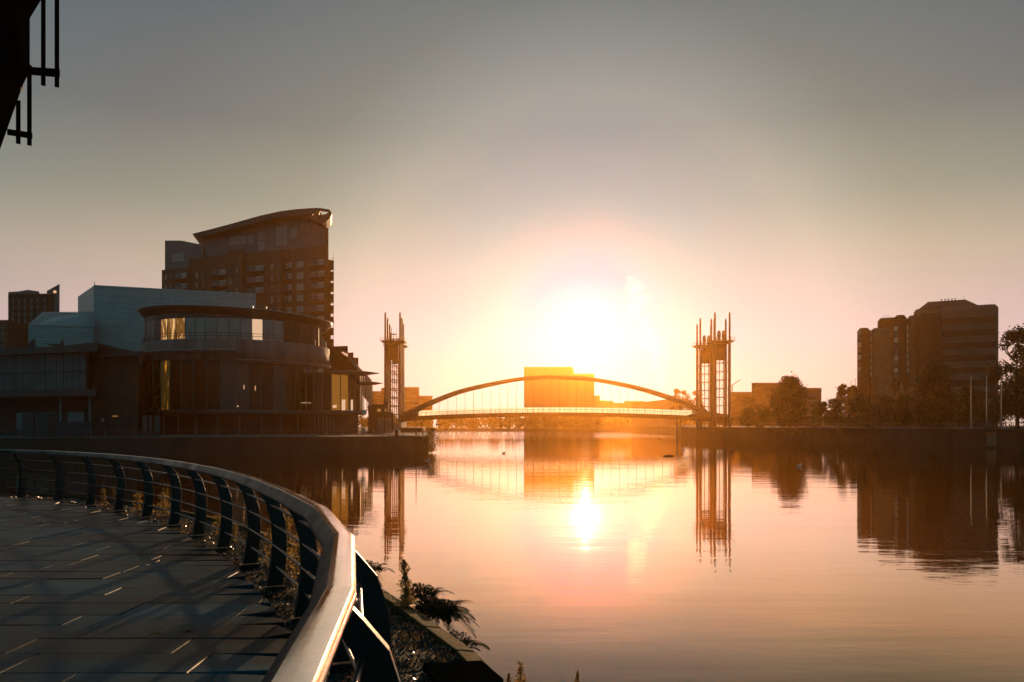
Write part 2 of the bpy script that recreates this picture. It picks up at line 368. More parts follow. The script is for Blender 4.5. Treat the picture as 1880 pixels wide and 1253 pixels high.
def promenade():
    inner = offset(-.04); poly = inner + [Vector((-27, -3, 0))]
    rng = random.Random(4); bm = bmesh.new(); lay = bm.loops.layers.float_color.new('tone')
    y = -2.9
    while y < 19.5:
        h = rng.choice((.36, .42, .48)); x = -27 + rng.uniform(0, .9)
        while x < .4:
            w = rng.uniform(.8, 1.5); g = .0035
            c = [(x + g, y + g), (x + w - g, y + g), (x + w - g, y + h - g), (x + g, y + h - g)]
            ins = [inside(p, poly) for p in c]
            if any(ins):
                c2 = []
                for p, ok in zip(c, ins):      # cut slabs at the edge
                    if ok: c2.append(p)
                    else:
                        q = Vector((p[0], p[1]));
                        mid = Vector((sum(a[0] for a, k in zip(c, ins) if k) / sum(ins), sum(a[1] for a, k in zip(c, ins) if k) / sum(ins)))
                        lo, hi = 0.0, 1.0
                        for _ in range(9):
                            mm = (lo + hi) / 2; qq = mid + (q - mid) * mm
                            if inside((qq.x, qq.y), poly): lo = mm
                            else: hi = mm
                        qq = mid + (q - mid) * lo; c2.append((qq.x, qq.y))
                z = DZ + rng.uniform(-.003, .003); tx = rng.uniform(-.005, .005); ty = rng.uniform(-.005, .005)
                cx = x + w / 2; cy = y + h / 2; tone = rng.choice((.5, .75, .85, 1, 1, 1.1, 1.3)); k = rng.choice((.001, .0015, .0025, .004, .007))
                def zz(p): return z + (p[0] - cx) * tx + (p[1] - cy) * ty
                cxm = sum(p[0] for p in c2) / 4; cym = sum(p[1] for p in c2) / 4
                top = [bm.verts.new((p[0] + (k if p[0] < cxm else -k), p[1] + (k if p[1] < cym else -k), zz(p))) for p in c2]
                mid = [bm.verts.new((p[0], p[1], zz(p) - .008)) for p in c2]
                bot = [bm.verts.new((p[0], p[1], z - .05)) for p in c2]
                fs = []
                try:
                    fs.append(bm.faces.new(top))
                    for i in range(4):
                        j = (i + 1) % 4
                        fs.append(bm.faces.new((mid[i], mid[j], top[j], top[i]))); fs.append(bm.faces.new((bot[i], bot[j], mid[j], mid[i])))
                except ValueError: pass
                for f in fs:
                    for l in f.loops: l[lay] = (tone, tone, tone * rng.uniform(.97, 1.03), 1)
            x += w
        y += h
    me = bpy.data.meshes.new('promenade'); bm.to_mesh(me); bm.free(); me.materials.append(paving_mat())
    o = bpy.data.objects.new('promenade', me); COL.objects.link(o); o['kind'] = 'structure'
promenade()
# solid bank below, with gravel verge and stone kerb at the water's edge
VZ = DZ - .06
edge = offset(1.20)
edge_fix = [Vector((-.4 + 1.3, -3, 0))]
struct('near_bank', MB().prism([(p.x, p.y) for p in edge] + [(-60, 15), (-60, -6), (edge[0].x, -6)], -.9, VZ - .05), M['wall'])

def gravel():
    rng = random.Random(8); a = offset(-.08); b = offset(1.07); mb = MB()
    nx = 10
    for i in range(len(a) - 1):
        for s in range(6):
            for k in range(nx): pass
    rows = []
    for i in range(len(a) - 1):
        for s in range(8 if i < len(a) - 2 else 9):
            t = s / 8; p = a[i].lerp(a[i + 1], t); q = b[i].lerp(b[i + 1], t)
            rows.append([p.lerp(q, k / nx) for k in range(nx + 1)])
    vs = [];
    for r in rows:
        for p in r: vs.append((p.x, p.y, VZ + .035 * (noise.noise(p * 3)) - .02))
    n = nx + 1; fs = [(i * n + k, (i + 1) * n + k, (i + 1) * n + k + 1, i * n + k + 1) for i in range(len(rows) - 1) for k in range(nx)]
    mb.add(vs, fs, True)
    struct('gravel_bed', mb, mat('wet_gravel_bed', (.018, .015, .011), .8, var=.6, scale=9, bump=.4, bscale=60, spec=.1))
    st = MB(); cube = [(-1, -1, -.6), (1, -1, -.6), (1, 1, -.6), (-1, 1, -.6), (-.6, -.7, .6), (.7, -.6, .6), (.6, .7, .6), (-.7, .6, .6)]
    fc = [(0, 3, 2, 1), (4, 5, 6, 7), (0, 1, 5, 4), (1, 2, 6, 5), (2, 3, 7, 6), (3, 0, 4, 7)]
    for _ in range(30000):
        i = min(len(a) - 2, int(rng.random() ** 1.7 * (len(a) - 3)) + 2); t = rng.random()
        p = a[i].lerp(a[i + 1], t).lerp(b[i].lerp(b[i + 1], t), rng.random())
        s = rng.uniform(.003, .0095); m = Matrix.Rotation(rng.uniform(0, 6.3), 3, Vector((rng.gauss(0, 1), rng.gauss(0, 1), rng.gauss(0, 1))).normalized())
        o = Vector((p.x, p.y, VZ + .035 * noise.noise(p * 3) - .012))
        st.add([o + m @ (Vector(c) * s) for c in cube], fc)
    o = st.build('gravel', mat('wet_pebbles', (.03, .022, .013), .15, var=.6, scale=30, spec=.5)); tag(o, 'wet glinting gravel along the foot of the curved railing', 'gravel', kind='stuff')
    # grass and moss tufts over the gravel
    gr = MB()
    for _ in range(3800):
        i = min(len(a) - 2, int(rng.random() ** 1.7 * (len(a) - 3)) + 2); t = rng.random()
        p = a[i].lerp(a[i + 1], t).lerp(b[i].lerp(b[i + 1], t), rng.random())
        if noise.noise(p * 1.7 + Vector((5, 2, 0))) < .05: continue
        for _ in range(4):
            h = rng.uniform(.015, .055); d = Vector((rng.gauss(0, .03), rng.gauss(0, .03), 0)); w = rng.uniform(.001, .003)
            o = Vector((p.x, p.y, VZ - .01)) + d
            gr.add([o, o + Vector((w, 0, 0)), o + d * 1.2 + Vector((0, 0, h))], [(0, 1, 2)])
    o = gr.build('grass', M['weed']); tag(o, 'short dry grass and moss tufts growing through the gravel', 'grass', kind='stuff')
gravel()
def kerb():
    mb = MB(); a = offset(1.06); b = offset(1.22)
    # sloping mossy stones, one after the other with open joints
    for i in range(2, len(a) - 1):
        for s in range(2):
            t0, t1 = s / 2 + .008, s / 2 + .492
            p0, p1, q0, q1 = a[i].lerp(a[i + 1], t0), a[i].lerp(a[i + 1], t1), b[i].lerp(b[i + 1], t0), b[i].lerp(b[i + 1], t1)
            hz = VZ + .03
            mb.add([(p0.x, p0.y, VZ - .3), (p1.x, p1.y, VZ - .3), (q1.x, q1.y, VZ - .5), (q0.x, q0.y, VZ - .5), (p0.x, p0.y, hz), (p1.x, p1.y, hz), (q1.x, q1.y, hz - .03), (q0.x, q0.y, hz - .03)],
                   [(0, 3, 2, 1), (4, 5, 6, 7), (0, 1, 5, 4), (1, 2, 6, 5), (2, 3, 7, 6), (3, 0, 4, 7)])
    o = mb.build('kerb', mat('mossy_kerb_stone', (.10, .065, .022), .9, var=.7, scale=25, bump=1.0, bscale=70, spec=.1), bevel=.012); o['kind'] = 'structure'
kerb()

# ------------------------------------------------------------------ curved railing
def railing():
    steel = mat('polished_rail_steel', (.93, .80, .68), .15, metal=1.0, var=.12, scale=6, bump=.03, bscale=60, stretch=(1, .3, 1), rvar=.07)
    post_m = mat('black_railing_paint', (.008, .008, .008), .4, var=.3, scale=5, spec=.35)
    root = thing('curved_railing', 'curved riverside railing with broad polished handrail and black bowed posts', 'railing', (RAIL3[4].x, RAIL3[4].y, DZ))
    off = Vector((RAIL3[4].x, RAIL3[4].y, DZ)); top = CH - .60
    prof = [(-.018, 0), (.004, .001), (.03, 0), (.058, -.003), (.072, -.008), (.080, -.016), (.086, -.027), (.088, -.042), (.084, -.060), (.07, -.078), (.04, -.092), (.0, -.098),
            (-.04, -.096), (-.07, -.092), (-.084, -.086), (-.088, -.078), (-.085, -.068), (-.076, -.055), (-.060, -.037), (-.042, -.019), (-.022, -.002)]
    n = len(prof); hm = MB()
    for i in range(len(RAIL3) - 1):                 # straight welded lengths, mitred where they meet
        vs = []
        for p, o in ((RAIL3[i], nrm_out(i)), (RAIL3[i + 1], nrm_out(i + 1))):
            for x, z in prof: vs.append(p + o * x + Vector((0, 0, top + z)) - off)
        hm.add(vs, [(k, (k + 1) % n, n + (k + 1) % n, n + k) for k in range(n)], True)
    ho = hm.build('handrail', steel, root); ho.data.materials.append(mat('bronze_painted_dark_side', (.022, .015, .010), .42, metal=0.0, spec=.3, var=.35, scale=4, rvar=.1, stretch=(1, .4, 1)))  # bronze side darkened in colour to imitate its dark reflection
    for q, f_ in enumerate(ho.data.polygons):
        if q % n >= 11 and q % n < n - 1: f_.material_index = 1
    md = ho.modifiers.new('split', 'EDGE_SPLIT'); md.split_angle = R(24)
    # posts: a bowed flat plate, leaning outwards in the middle
    S = [(.16, -.02), (.20, .22), (.215, .45), (.20, .68), (.14, .88), (.05, 1.00), (.0, 1.06)]
    for i in range(1, len(RAIL3) - 1):
        p, o = RAIL3[i], nrm_out(i); d = Vector((-o.y, o.x, 0)); mb = MB(); vs = []
        for j, (x, z) in enumerate(S):
            w = .036; r = (.085, .08, .075, .072, .068, .06, .055)[j]
            for sx, sw in ((-1, -1), (1, -1), (1, 1), (-1, 1)):
                vs.append(p + o * (x + sx * r) + d * sw * w + Vector((0, 0, DZ + z)) - off)
        fs = [(j * 4 + k, j * 4 + (k + 1) % 4, (j + 1) * 4 + (k + 1) % 4, (j + 1) * 4 + k) for j in range(len(S) - 1) for k in range(4)]
        fs += [(3, 2, 1, 0), tuple(range(len(S) * 4 - 4, len(S) * 4))]
        po = mb.add(vs, fs).build('post', post_m, root, bevel=.004)
        q = MB(); c = p + o * .16 + Vector((0, 0, DZ - .03)) - off
        q.prism([(c.x + (o.x * a + d.x * b), c.y + (o.y * a + d.y * b)) for a, b in ((-.11, -.055), (-.11, .055), (.11, .055), (.11, -.055))][::-1], c.z - .06, c.z + .0)
        q.build('base_plate', post_m, po)
    bars = [(.215, .20), (.20, .42), (.20, .64), (.16, .86)]
    for x, z in bars:
        pts = [RAIL3[i] + nrm_out(i) * (x - .05) + Vector((0, 0, DZ + z)) - off for i in range(len(RAIL3))]
        MB().path(pts, .014, 8).build('rail_bar', steel if False else M['dark_bar'], root)
M['dark_bar'] = mat('dark_rail_bar', (.06, .055, .05), .25, metal=.7, var=.2)
railing()

# ------------------------------------------------------------------ building corner overhead, top left
def overhead():
    D = 20.0; f = Fr(-260, D, 60, D)
    t = f.thing('overhanging_building', 'black overhanging building corner with slat brackets at top left', 'building')
    mb = MB(); q = lambda x, y: (f.a(x), f.z(x, y))
    mb.slab([q(-900, 1000), q(-330, 790), q(-150, 520), q(0, 275), q(38, 168), q(45, 145), q(47, -500), q(-900, -500)], -9.0, .0)
    mb.build('wall', M['black'], t)
    mb = MB(); mb.slab([q(42, 163), q(57, 132), q(57, 36), q(82, -5), q(350, -430), q(44, -500)], -.5, -.05); mb.build('fin', M['black'], t)
    mb = MB(); mb.slab([q(40.2, 168), q(42.5, 160), q(46, -300), q(43.5, -300)], -.06, .0); mb.build('edge_trim', M['trim'], t)
    for (x0, x1, ys, xb, yb) in ((52, 107.5, (122, 136, 126, 141), (76, 101), (157, 160)), (12, 57, (236, 247, 243, 254), (30, 50.5), (264, 267))):
        br = MB(); br.slab([q(x0, ys[1]), q(x1, ys[3]), q(x1, ys[2]), q(x0, ys[0])], .022, .06)
        b = br.build('bracket', M['black'], t)
        for k, x in enumerate(xb):
            top = -400 if x0 == 52 else (185 if k == 0 else 120)
            s = MB(); s.slab([q(x, yb[k]), q(x + 7, yb[k] + 1), q(x + 7, top), q(x, top)], -.02, .02); s.build('slat', M['black'], b)
M['black'] = mat('black_cladding', (.003, .0035, .0035), 1.0, var=.2, spec=0.0)
M['trim'] = mat('bronze_trim', (.25, .13, .08), .4, metal=.5)
overhead()

# ------------------------------------------------------------------ the arch bridge
GROUP_T = 'lifting towers at the ends of the arch bridge'
def bridge():
    D = 260.0; t = thing('footbridge', 'slender arched footbridge with bright glass parapet crossing the river', 'bridge', (PX(1012, D), D, 0))
    off = Vector((PX(1012, D), D, 0))
    AP = [(737,764),(762,754),(795,738.5),(840,721),(885,709.5),(935,699.5),(962,695.8),(985,694),(1007,693.2),(1050,694),(1090,697.5),(1139,706),(1187,717.5),(1240,734.5),(1276,749),(1296,757.5)]
    dn = [Vector((p[0], p[1], 0)) for p in AP]; sm = catmull([dn[0]] + dn + [dn[-1]], 5) + [dn[-1]]
    pts = [P(p.x, p.y, D) - off for p in sm]
    rs = [.62 + .33 * abs((p.x - 1012) / 275) ** 1.5 for p in sm]
    MB().path(pts, rs, 6, smooth=False).build('arch', M['steel'], t)
    def yt(x): return 757.8 + 7.5 * ((x - 1012) / 275.0) ** 2 + .002 * (1012 - x)   # deck surface row in the photo
    dk = MB(); rows = []
    xs = [737 + i * (1345 - 737) / 48 for i in range(49)]
    for x in xs:
        X = PX(x, D) - off.x; z1 = PZ(yt(x), D); w = 2.4
        thick = (7.2 + 1.0 * abs(x - 1012) / 275) / F * D
        rows.append([(X, -w, z1), (X, w, z1), (X, w * .8, z1 - .5), (X, .7, z1 - thick), (X, -.7, z1 - thick), (X, -w * .8, z1 - .5)])
    vs = [p for r in rows for p in r]; n = 6
    dk.add(vs, [(i * n + k, (i + 1) * n + k, (i + 1) * n + (k + 1) % n, i * n + (k + 1) % n) for i in range(len(rows) - 1) for k in range(n)] + [tuple(range(n)), tuple(range(len(vs) - 1, len(vs) - n - 1, -1))])
    dk.build('deck', M['steel'], t)
    # frosted glass parapet on the far side, post and rail fence on the near side
    gl = MB()
    xs2 = [762 + i * (1274 - 762) / 52 for i in range(53)]
    for i in range(52):
        x0, x1 = PX(xs2[i], D) - off.x + .04, PX(xs2[i + 1], D) - off.x - .04
        z0, z1 = PZ(yt(xs2[i]), D), PZ(yt(xs2[i + 1]), D)
        gl.add([(x0, 2.1, z0 + .02), (x1, 2.1, z1 + .02), (x1, 2.75, z1 + 1.75), (x0, 2.75, z0 + 1.75)], [(0, 1, 2, 3)])
    gl.build('glass_parapet', M['frost'], t)
    hr = MB(); hr.path([(PX(x, D) - off.x, -2.2, PZ(yt(x), D) + 1.0) for x in xs2], .05, 6); hr.path([(PX(x, D) - off.x, -2.2, PZ(yt(x), D) + .5) for x in xs2], .025, 4); hr.build('handrail', M['dark'], t)
    first = None
    for x in xs2:
        loc = (PX(x, D) - off.x, -2.2, PZ(yt(x), D))
        if first is None: first = MB().box(-.03, .03, -.04, .04, 0, 1.0).build('parapet_post', M['dark'], t); first.location = loc
        else:
            c = first.copy(); COL.objects.link(c); c.location = loc
    def arch_y(x):
        for a, b in zip(sm, sm[1:]):
            if a.x <= x <= b.x: return a.y + (b.y - a.y) * (x - a.x) / max(1e-6, b.x - a.x)
        return None
    for k in range(28):
        x = 806.5 + 15.75 * k; ya = arch_y(x)
        MB().tube((PX(x, D) - off.x, 0, PZ(yt(x), D)), (PX(x, D) - off.x, 0, PZ(ya, D)), .05, n=5).build('hanger_cable', M['dark'], t)
    # springings and piers
    MB().slab([(PX(735, D) - off.x, PZ(774, D)), (PX(768, D) - off.x, PZ(771.5, D)), (PX(768, D) - off.x, PZ(757, D)), (PX(757, D) - off.x, PZ(757, D)), (PX(735, D) - off.x, PZ(768, D))], -1.6, 1.6).build('springing', M['steel'], t)
    MB().slab([(PX(1262, D) - off.x, PZ(770.5, D)), (PX(1345, D) - off.x, PZ(781, D)), (PX(1345, D) - off.x, PZ(764, D)), (PX(1300, D) - off.x, PZ(756, D)), (PX(1290, D) - off.x, PZ(755, D)), (PX(1262, D) - off.x, PZ(763, D))], -1.6, 1.6).build('springing', M['steel'], t)
    MB().box(PX(716, D) - off.x, PX(742, D) - off.x, -7, 7, -.5, PZ(775, D)).build('abutment', M['concrete'], t)
    MB().box(PX(1296, D) - off.x, PX(1346, D) - off.x, -7, 7, -.5, PZ(784, D)).build('abutment', M['concrete'], t)
    MB().tube((PX(1243, D) - off.x, 0, -.5), (PX(1243, D) - off.x, 0, PZ(769, D)), .5, n=10).build('pier', M['concrete'], t)
M['frost'] = mat('frosted_parapet_glass', (.95, .95, .95), .25, var=.03, trans=.96)
bridge()

def tower(cx_px, D, label, wheels):
    X = PX(cx_px, D); t = thing('lift_tower', label, 'bridge tower', (X, D, 0), 0, GROUP_T)
    h = 2.3; base = 1.0; top = 40.5; pz = 31.3
    for sx in (-1, 1):
        for sy in (-1, 1):
            tp = top if sy < 0 else top - 1.5; lg = MB(); ox = sx * h * 1.0; oy = sy * h + 2.3
            lg.path([(sx * (h - .05), oy, base), (sx * h, oy, pz - .5)], [.50, .44], 10)
            lg.path([(sx * (h + .05), oy, pz - .5), (sx * (h + .05), oy, tp - .8), (sx * (h + .05), oy, tp)], [.34, .30, .12], 8)
            lg.build('leg', M['steel'], t)
    pl = MB(); o = 3.9
    ring = [(-o, 2.3 - o * .75), (-o * .6, 2.3 - o), (o * .6, 2.3 - o), (o, 2.3 - o * .75), (o, 2.3 + o * .75), (o * .6, 2.3 + o), (-o * .6, 2.3 + o), (-o, 2.3 + o * .75)]
    rin = [(x * .66, 2.3 + (y - 2.3) * .66) for x, y in ring]; n = 8
    pl.add([(x, y, pz - .85) for x, y in rin] + [(x, y, pz - .15) for x, y in ring] + [(x, y, pz) for x, y in ring],
           [tuple(range(7, -1, -1)), tuple(range(16, 24))] + [(i, (i + 1) % 8, 8 + (i + 1) % 8, 8 + i) for i in range(8)] + [(8 + i, 8 + (i + 1) % 8, 16 + (i + 1) % 8, 16 + i) for i in range(8)])
    p = pl.build('platform', M['steel'], t)
    gr = MB()
    for zz in (.55, 1.1): gr.path([(x, y, pz + zz) for x, y in ring + ring[:1]], .035, 4)
    for x, y in ring: gr.box(x - .04, x + .04, y - .04, y + .04, pz, pz + 1.1)
    gr.build('guardrail', M['dark'], p)
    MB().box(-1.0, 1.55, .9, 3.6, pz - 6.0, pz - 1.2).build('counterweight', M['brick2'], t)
    MB().box(-.8, -.5, 1.5, 1.8, pz - 1.3, pz - .8).box(.9, 1.2, 1.5, 1.8, pz - 1.3, pz - .8).box(-.8, 1.2, 1.5, 1.8, pz - 1.22, pz - 1.0).build('hanger_beam', M['dark'], t)
    lt = MB(); z = 5.0; k = 0
    while z < pz - 6.2:
        lt.box(-h, h, -.1, .1, z, z + .16); lt.box(-h, h, 4.5, 4.7, z, z + .16)
        lt.box(-h - .08, -h + .08, 0, 4.6, z, z + .16); lt.box(h - .08, h + .08, 0, 4.6, z, z + .16)
        zn = min(z + 2.75, pz - 1)
        for yy in (0, 4.6):
            lt.tube((-h, yy, z), (0, yy, zn), .05, n=4); lt.tube((h, yy, z), (0, yy, zn), .05, n=4); lt.tube((-h, yy, zn), (0, yy, z), .035, n=4); lt.tube((h, yy, zn), (0, yy, z), .035, n=4)
        z += 2.75; k += 1
    lt.build('bracing', M['dark'], t)
    gd = MB()
    for x in (-.35, .95): gd.tube((x, 2.3, base), (x, 2.3, pz - 6), .14, n=6)
    gd.build('guide_rail', M['steel'], t)
    MB().box(-1.9, -1.5, 2.0, 2.4, pz, pz + .9).box(1.5, 1.9, 2.0, 2.4, pz, pz + .9).box(-1.9, 1.9, 2.05, 2.35, pz + .55, pz + .8).build('machine_frame', M['dark'], t)
    if wheels:
        for x in (-.75, .75):
            w = MB(); 
            for k in range(24):
                a0, a1 = 2 * math.pi * k / 24, 2 * math.pi * (k + 1) / 24
                for r0, r1, wd in ((1.2, 1.5, .22), (0, .3, .3)):
                    w.add([(x + s * wd, 1.2 + r * math.cos(a), pz + 1.9 + r * math.sin(a)) for s in (-1, 1) for r in (r0, r1) for a in (a0, a1)],
                          [(0, 1, 3, 2), (4, 6, 7, 5), (2, 3, 7, 6), (0, 4, 5, 1)])
            for k in range(6):
                a = math.pi * k / 3; w.tube((x, 1.2, pz + 1.9), (x, 1.2 + 1.3 * math.cos(a), pz + 1.9 + 1.3 * math.sin(a)), .08, n=4)
            ww = w.build('sheave_wheel', M['steel'], t); MB().box(x - .35, x + .35, 1.0, 1.4, pz, pz + 1.9).build('wheel_stand', M['dark'], ww)
    else:
        MB().box(-1.0, -.8, 2, 2.2, pz, pz + 2.7).box(.7, .9, 2, 2.2, pz, pz + 2.7).box(-1.0, .9, 2, 2.2, pz + 2.1, pz + 2.4).tube((-.7, 2.1, pz), (-.7, 2.1, pz + 4.4), .1, n=5).tube((.8, 2.1, pz), (.8, 2.1, pz + 4.4), .04, n=5).build('mast_frame', M['dark'], t)
    MB().box(-2.9, 2.9, -.8, 5.4, -.5, base + .4).build('footing', M['concrete'], t)
tower(721, 254, 'nearer steel lift tower at the left end of the bridge, tall spikes above platform', False)
tower(724.5, 268, 'farther steel lift tower at the left end of the bridge, mostly hidden behind its twin', False)
tower(1326, 254, 'nearer lift tower at the right end of the bridge, higher with sheave wheels', True)
tower(1298.5, 268, 'farther lift tower at the right end of the bridge, left of its taller twin', True)

# ------------------------------------------------------------------ apartment tower
def apartment():
    f = Fr(297, 250, 603, 225); t = f.thing('apartment_tower', 'tall brown brick apartment tower with swooping curved roof behind the theatre', 'building')
    q = lambda x, y: (f.a(x), f.z(x, y)); z0 = QZ
    MB().box(f.a(297), f.a(346), 0, 16, z0, f.z(320, 494)).build('wall', M['brick'], t)
    MB().box(f.a(346), f.a(418), .6, 17, z0, f.z(380, 471)).build('wall', M['brick'], t)
    MB().box(f.a(418), f.a(446), -.6, 17, z0, f.z(430, 461)).build('wall', M['brick'], t)
    MB().box(f.a(446), f.a(603), .0, 18, z0, f.z(520, 459)).build('wall', M['brick'], t)
    MB().box(f.a(486), f.a(519), -.7, -.002, z0, f.z(500, 462)).build('wall_bay', M['brick'], t)
    MB().slab([q(301, 494), q(372, 490), q(372, 448), q(330, 440), q(301, 440)], 1.2, 12).build('attic_storey', M['slate'], t)
    MB().slab([q(375, 472), q(486, 460), q(486, 411), q(430, 424.5), q(375, 437)], 1.4, 14).build('penthouse_wall', M['slate'], t)
    MB().slab([q(486, 460), q(598.5, 458), q(598.5, 412), q(560, 400), q(520, 404), q(486, 411)], 1.0, 15).build('penthouse_wall', M['slate'], t)
    MB().slab([q(598.5, 470), q(603, 470), q(603, 418), q(598.5, 418)], .4, 12).build('parapet_fin', M['brick2'], t)
    rt = [(356, 434), (390, 425.5), (430, 415), (480, 401), (515, 393.5), (545, 389.5), (575, 387.5), (590, 387.5)]
    rb = [(590, 391), (566, 398.5), (545, 402), (515, 404), (480, 412), (430, 425), (380, 437.5), (371, 438)]
    MB().slab([q(*p) for p in rb[::-1]] and [q(*p) for p in rt][::-1] + [q(*p) for p in rb][::-1], -2.5, 15).build('roof', M['roof'], t)
    r2 = MB()
    r2.slab([q(588, 391.5), q(607, 393.5), q(605, 390.5), q(588, 387.5)][::1], -2.5, -1.6)
    r2.slab([q(561, 404), q(592, 416), q(600, 411), q(607, 404), q(609.5, 397), q(606, 392.5), q(598, 399), q(570, 401)], -2.5, 6)
    for x in (572, 583): r2.slab([q(x, 401.5), q(x + 2, 401), q(x + 6, 392.5), q(x + 4, 392.5)], -2.5, -1.9)
    r2.build('roof_overhang', M['roof'], t)
    zt = f.z(551, 486); fl = 20.6 / F * f.D(551)
    protos = {}
    def put(kind, x0, x1, z, d=0.0, material='glass'):
        a0, a1 = f.a(x0), f.a(x1); key = (kind, round(a1 - a0, 1), material)
        if key not in protos:
            w = a1 - a0
            if kind == 'window':
                o = MB().box(0, w, -.05, .05, -.9, .9).build('window', M[material], t)
                fr = MB().box(-.08, 0, -.09, .06, -.98, .98).box(w, w + .08, -.09, .06, -.98, .98).box(0, w, -.09, .06, .9, .98).box(0, w, -.09, .06, -.98, -.9).box(w / 2 - .04, w / 2 + .04, -.08, -.052, -.9, .9).build('window_frame', M['frame'], o)
            else:
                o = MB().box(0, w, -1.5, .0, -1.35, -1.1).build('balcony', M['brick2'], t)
                rl = MB(); rl.box(0, w, -1.5, -1.44, -.25, -.15); n = int(w / .35)
                for k in range(n + 1): rl.box(w * k / n - .03, w * k / n + .03, -1.5, -1.45, -1.1, -.2)
                rl.build('balustrade', M['dark'], o)
                MB().box(.2, w * .45, -.06, .02, -1.05, .9).build('balcony_door', M['glass'], o); MB().box(w * .5, w - .3, -.06, .02, -1.05, .9).build('balcony_door', M['curtain'], o)
            protos[key] = o; o.location = (a0, d, z)
        else:
            o = protos[key]; c = o.copy(); COL.objects.link(c); c.location = (a0, d, z)
            for ch in list(o.children):
                cc = ch.copy(); COL.objects.link(cc); cc.parent = c
    rng = random.Random(3)
    for k in range(8):
        z = zt - k * fl
        lim = lambda x: z > f.z(x, 545 if x < 470 else 645)
        for x, w, d in ((303, 3, 0), (312, 3, 0), (359, 3, .6), (371, 3, .6), (422, 3, -.6), (434, 3, -.6), (498, 3.5, -.7), (510, 3.5, -.7), (545, 12, 0)):
            if lim(x) and z < f.z(x, 492 if x < 345 else 470): put('window', x, x + w, z, d - .01, 'curtain' if rng.random() < .5 or w > 9 else 'glass')
        for x0, x1, d in ((320, 344, 0), (388, 416, .6), (453, 485, 0), (522, 537, 0), (568, 597, 0)):
            if lim(x0) and z < f.z(x0, 494 if x0 < 345 else 472): put('balcony', x0, x1, z, d - .01)
    for x0, x1, y in ((421, 452, 441), (454, 466, 438), (473, 490, 432), (473, 490, 450), (506, 527, 424), (506, 527, 442), (314, 337, 473), (533, 548, 426)):
        a0, a1 = f.a(x0), f.a(x1); z = f.z(x0, y); hh = 1.2 if x0 < 500 else 1.35; d = .95 if x0 > 486 else 1.35
        if x0 < 340: d = 1.15
        o = MB().box(a0, a1, d - .04, d + .05, z - hh, z + hh).build('window', M['curtain'], t)
        m = MB(); n = 3 if a1 - a0 > 3 else 2
        for i in range(n + 1): xx = a0 + (a1 - a0) * i / n; m.box(xx - .05, xx + .05, d - .1, d - .042, z - hh, z + hh)
        m.box(a0, a1, d - .1, d - .042, z - .05, z + .05); m.build('window_frame', M['frame'], o)
    for x, y0, y1 in ((549, 404, 440), (574, 404, 440)): MB().tube((f.a(x), -1.2, f.z(x, y0)), (f.a(x - 3), -.6, f.z(x, y1)), .18, n=6).build('roof_strut', M['dark'], t)
    # side stack of balconies on the river side
    MB().box(f.a(603) + .002, f.a(607.3), 2, 14, z0, f.z(606, 474)).build('side_wing', M['brick'], t)
    for k in range(9):
        z = f.z(606, 476) - k * fl
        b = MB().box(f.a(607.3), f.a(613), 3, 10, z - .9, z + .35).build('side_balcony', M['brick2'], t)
        MB().box(f.a(612.5), f.a(613), 3, 3.15, z + .35, z + fl - .9).box(f.a(607.5), f.a(613), 3, 3.08, z + .85, z + .95).build('balcony_post', M['dark'], b)
    MB().tube((f.a(334), 3, f.z(334, 440)), (f.a(334), 3, f.z(334, 435)), .08, n=5).build('aerial', M['dark'], t)
    shear(t, f, 604)
M['roof'] = mat('dark_roof_sheet', (.045, .036, .03), .6, var=.2, scale=.2)
apartment()

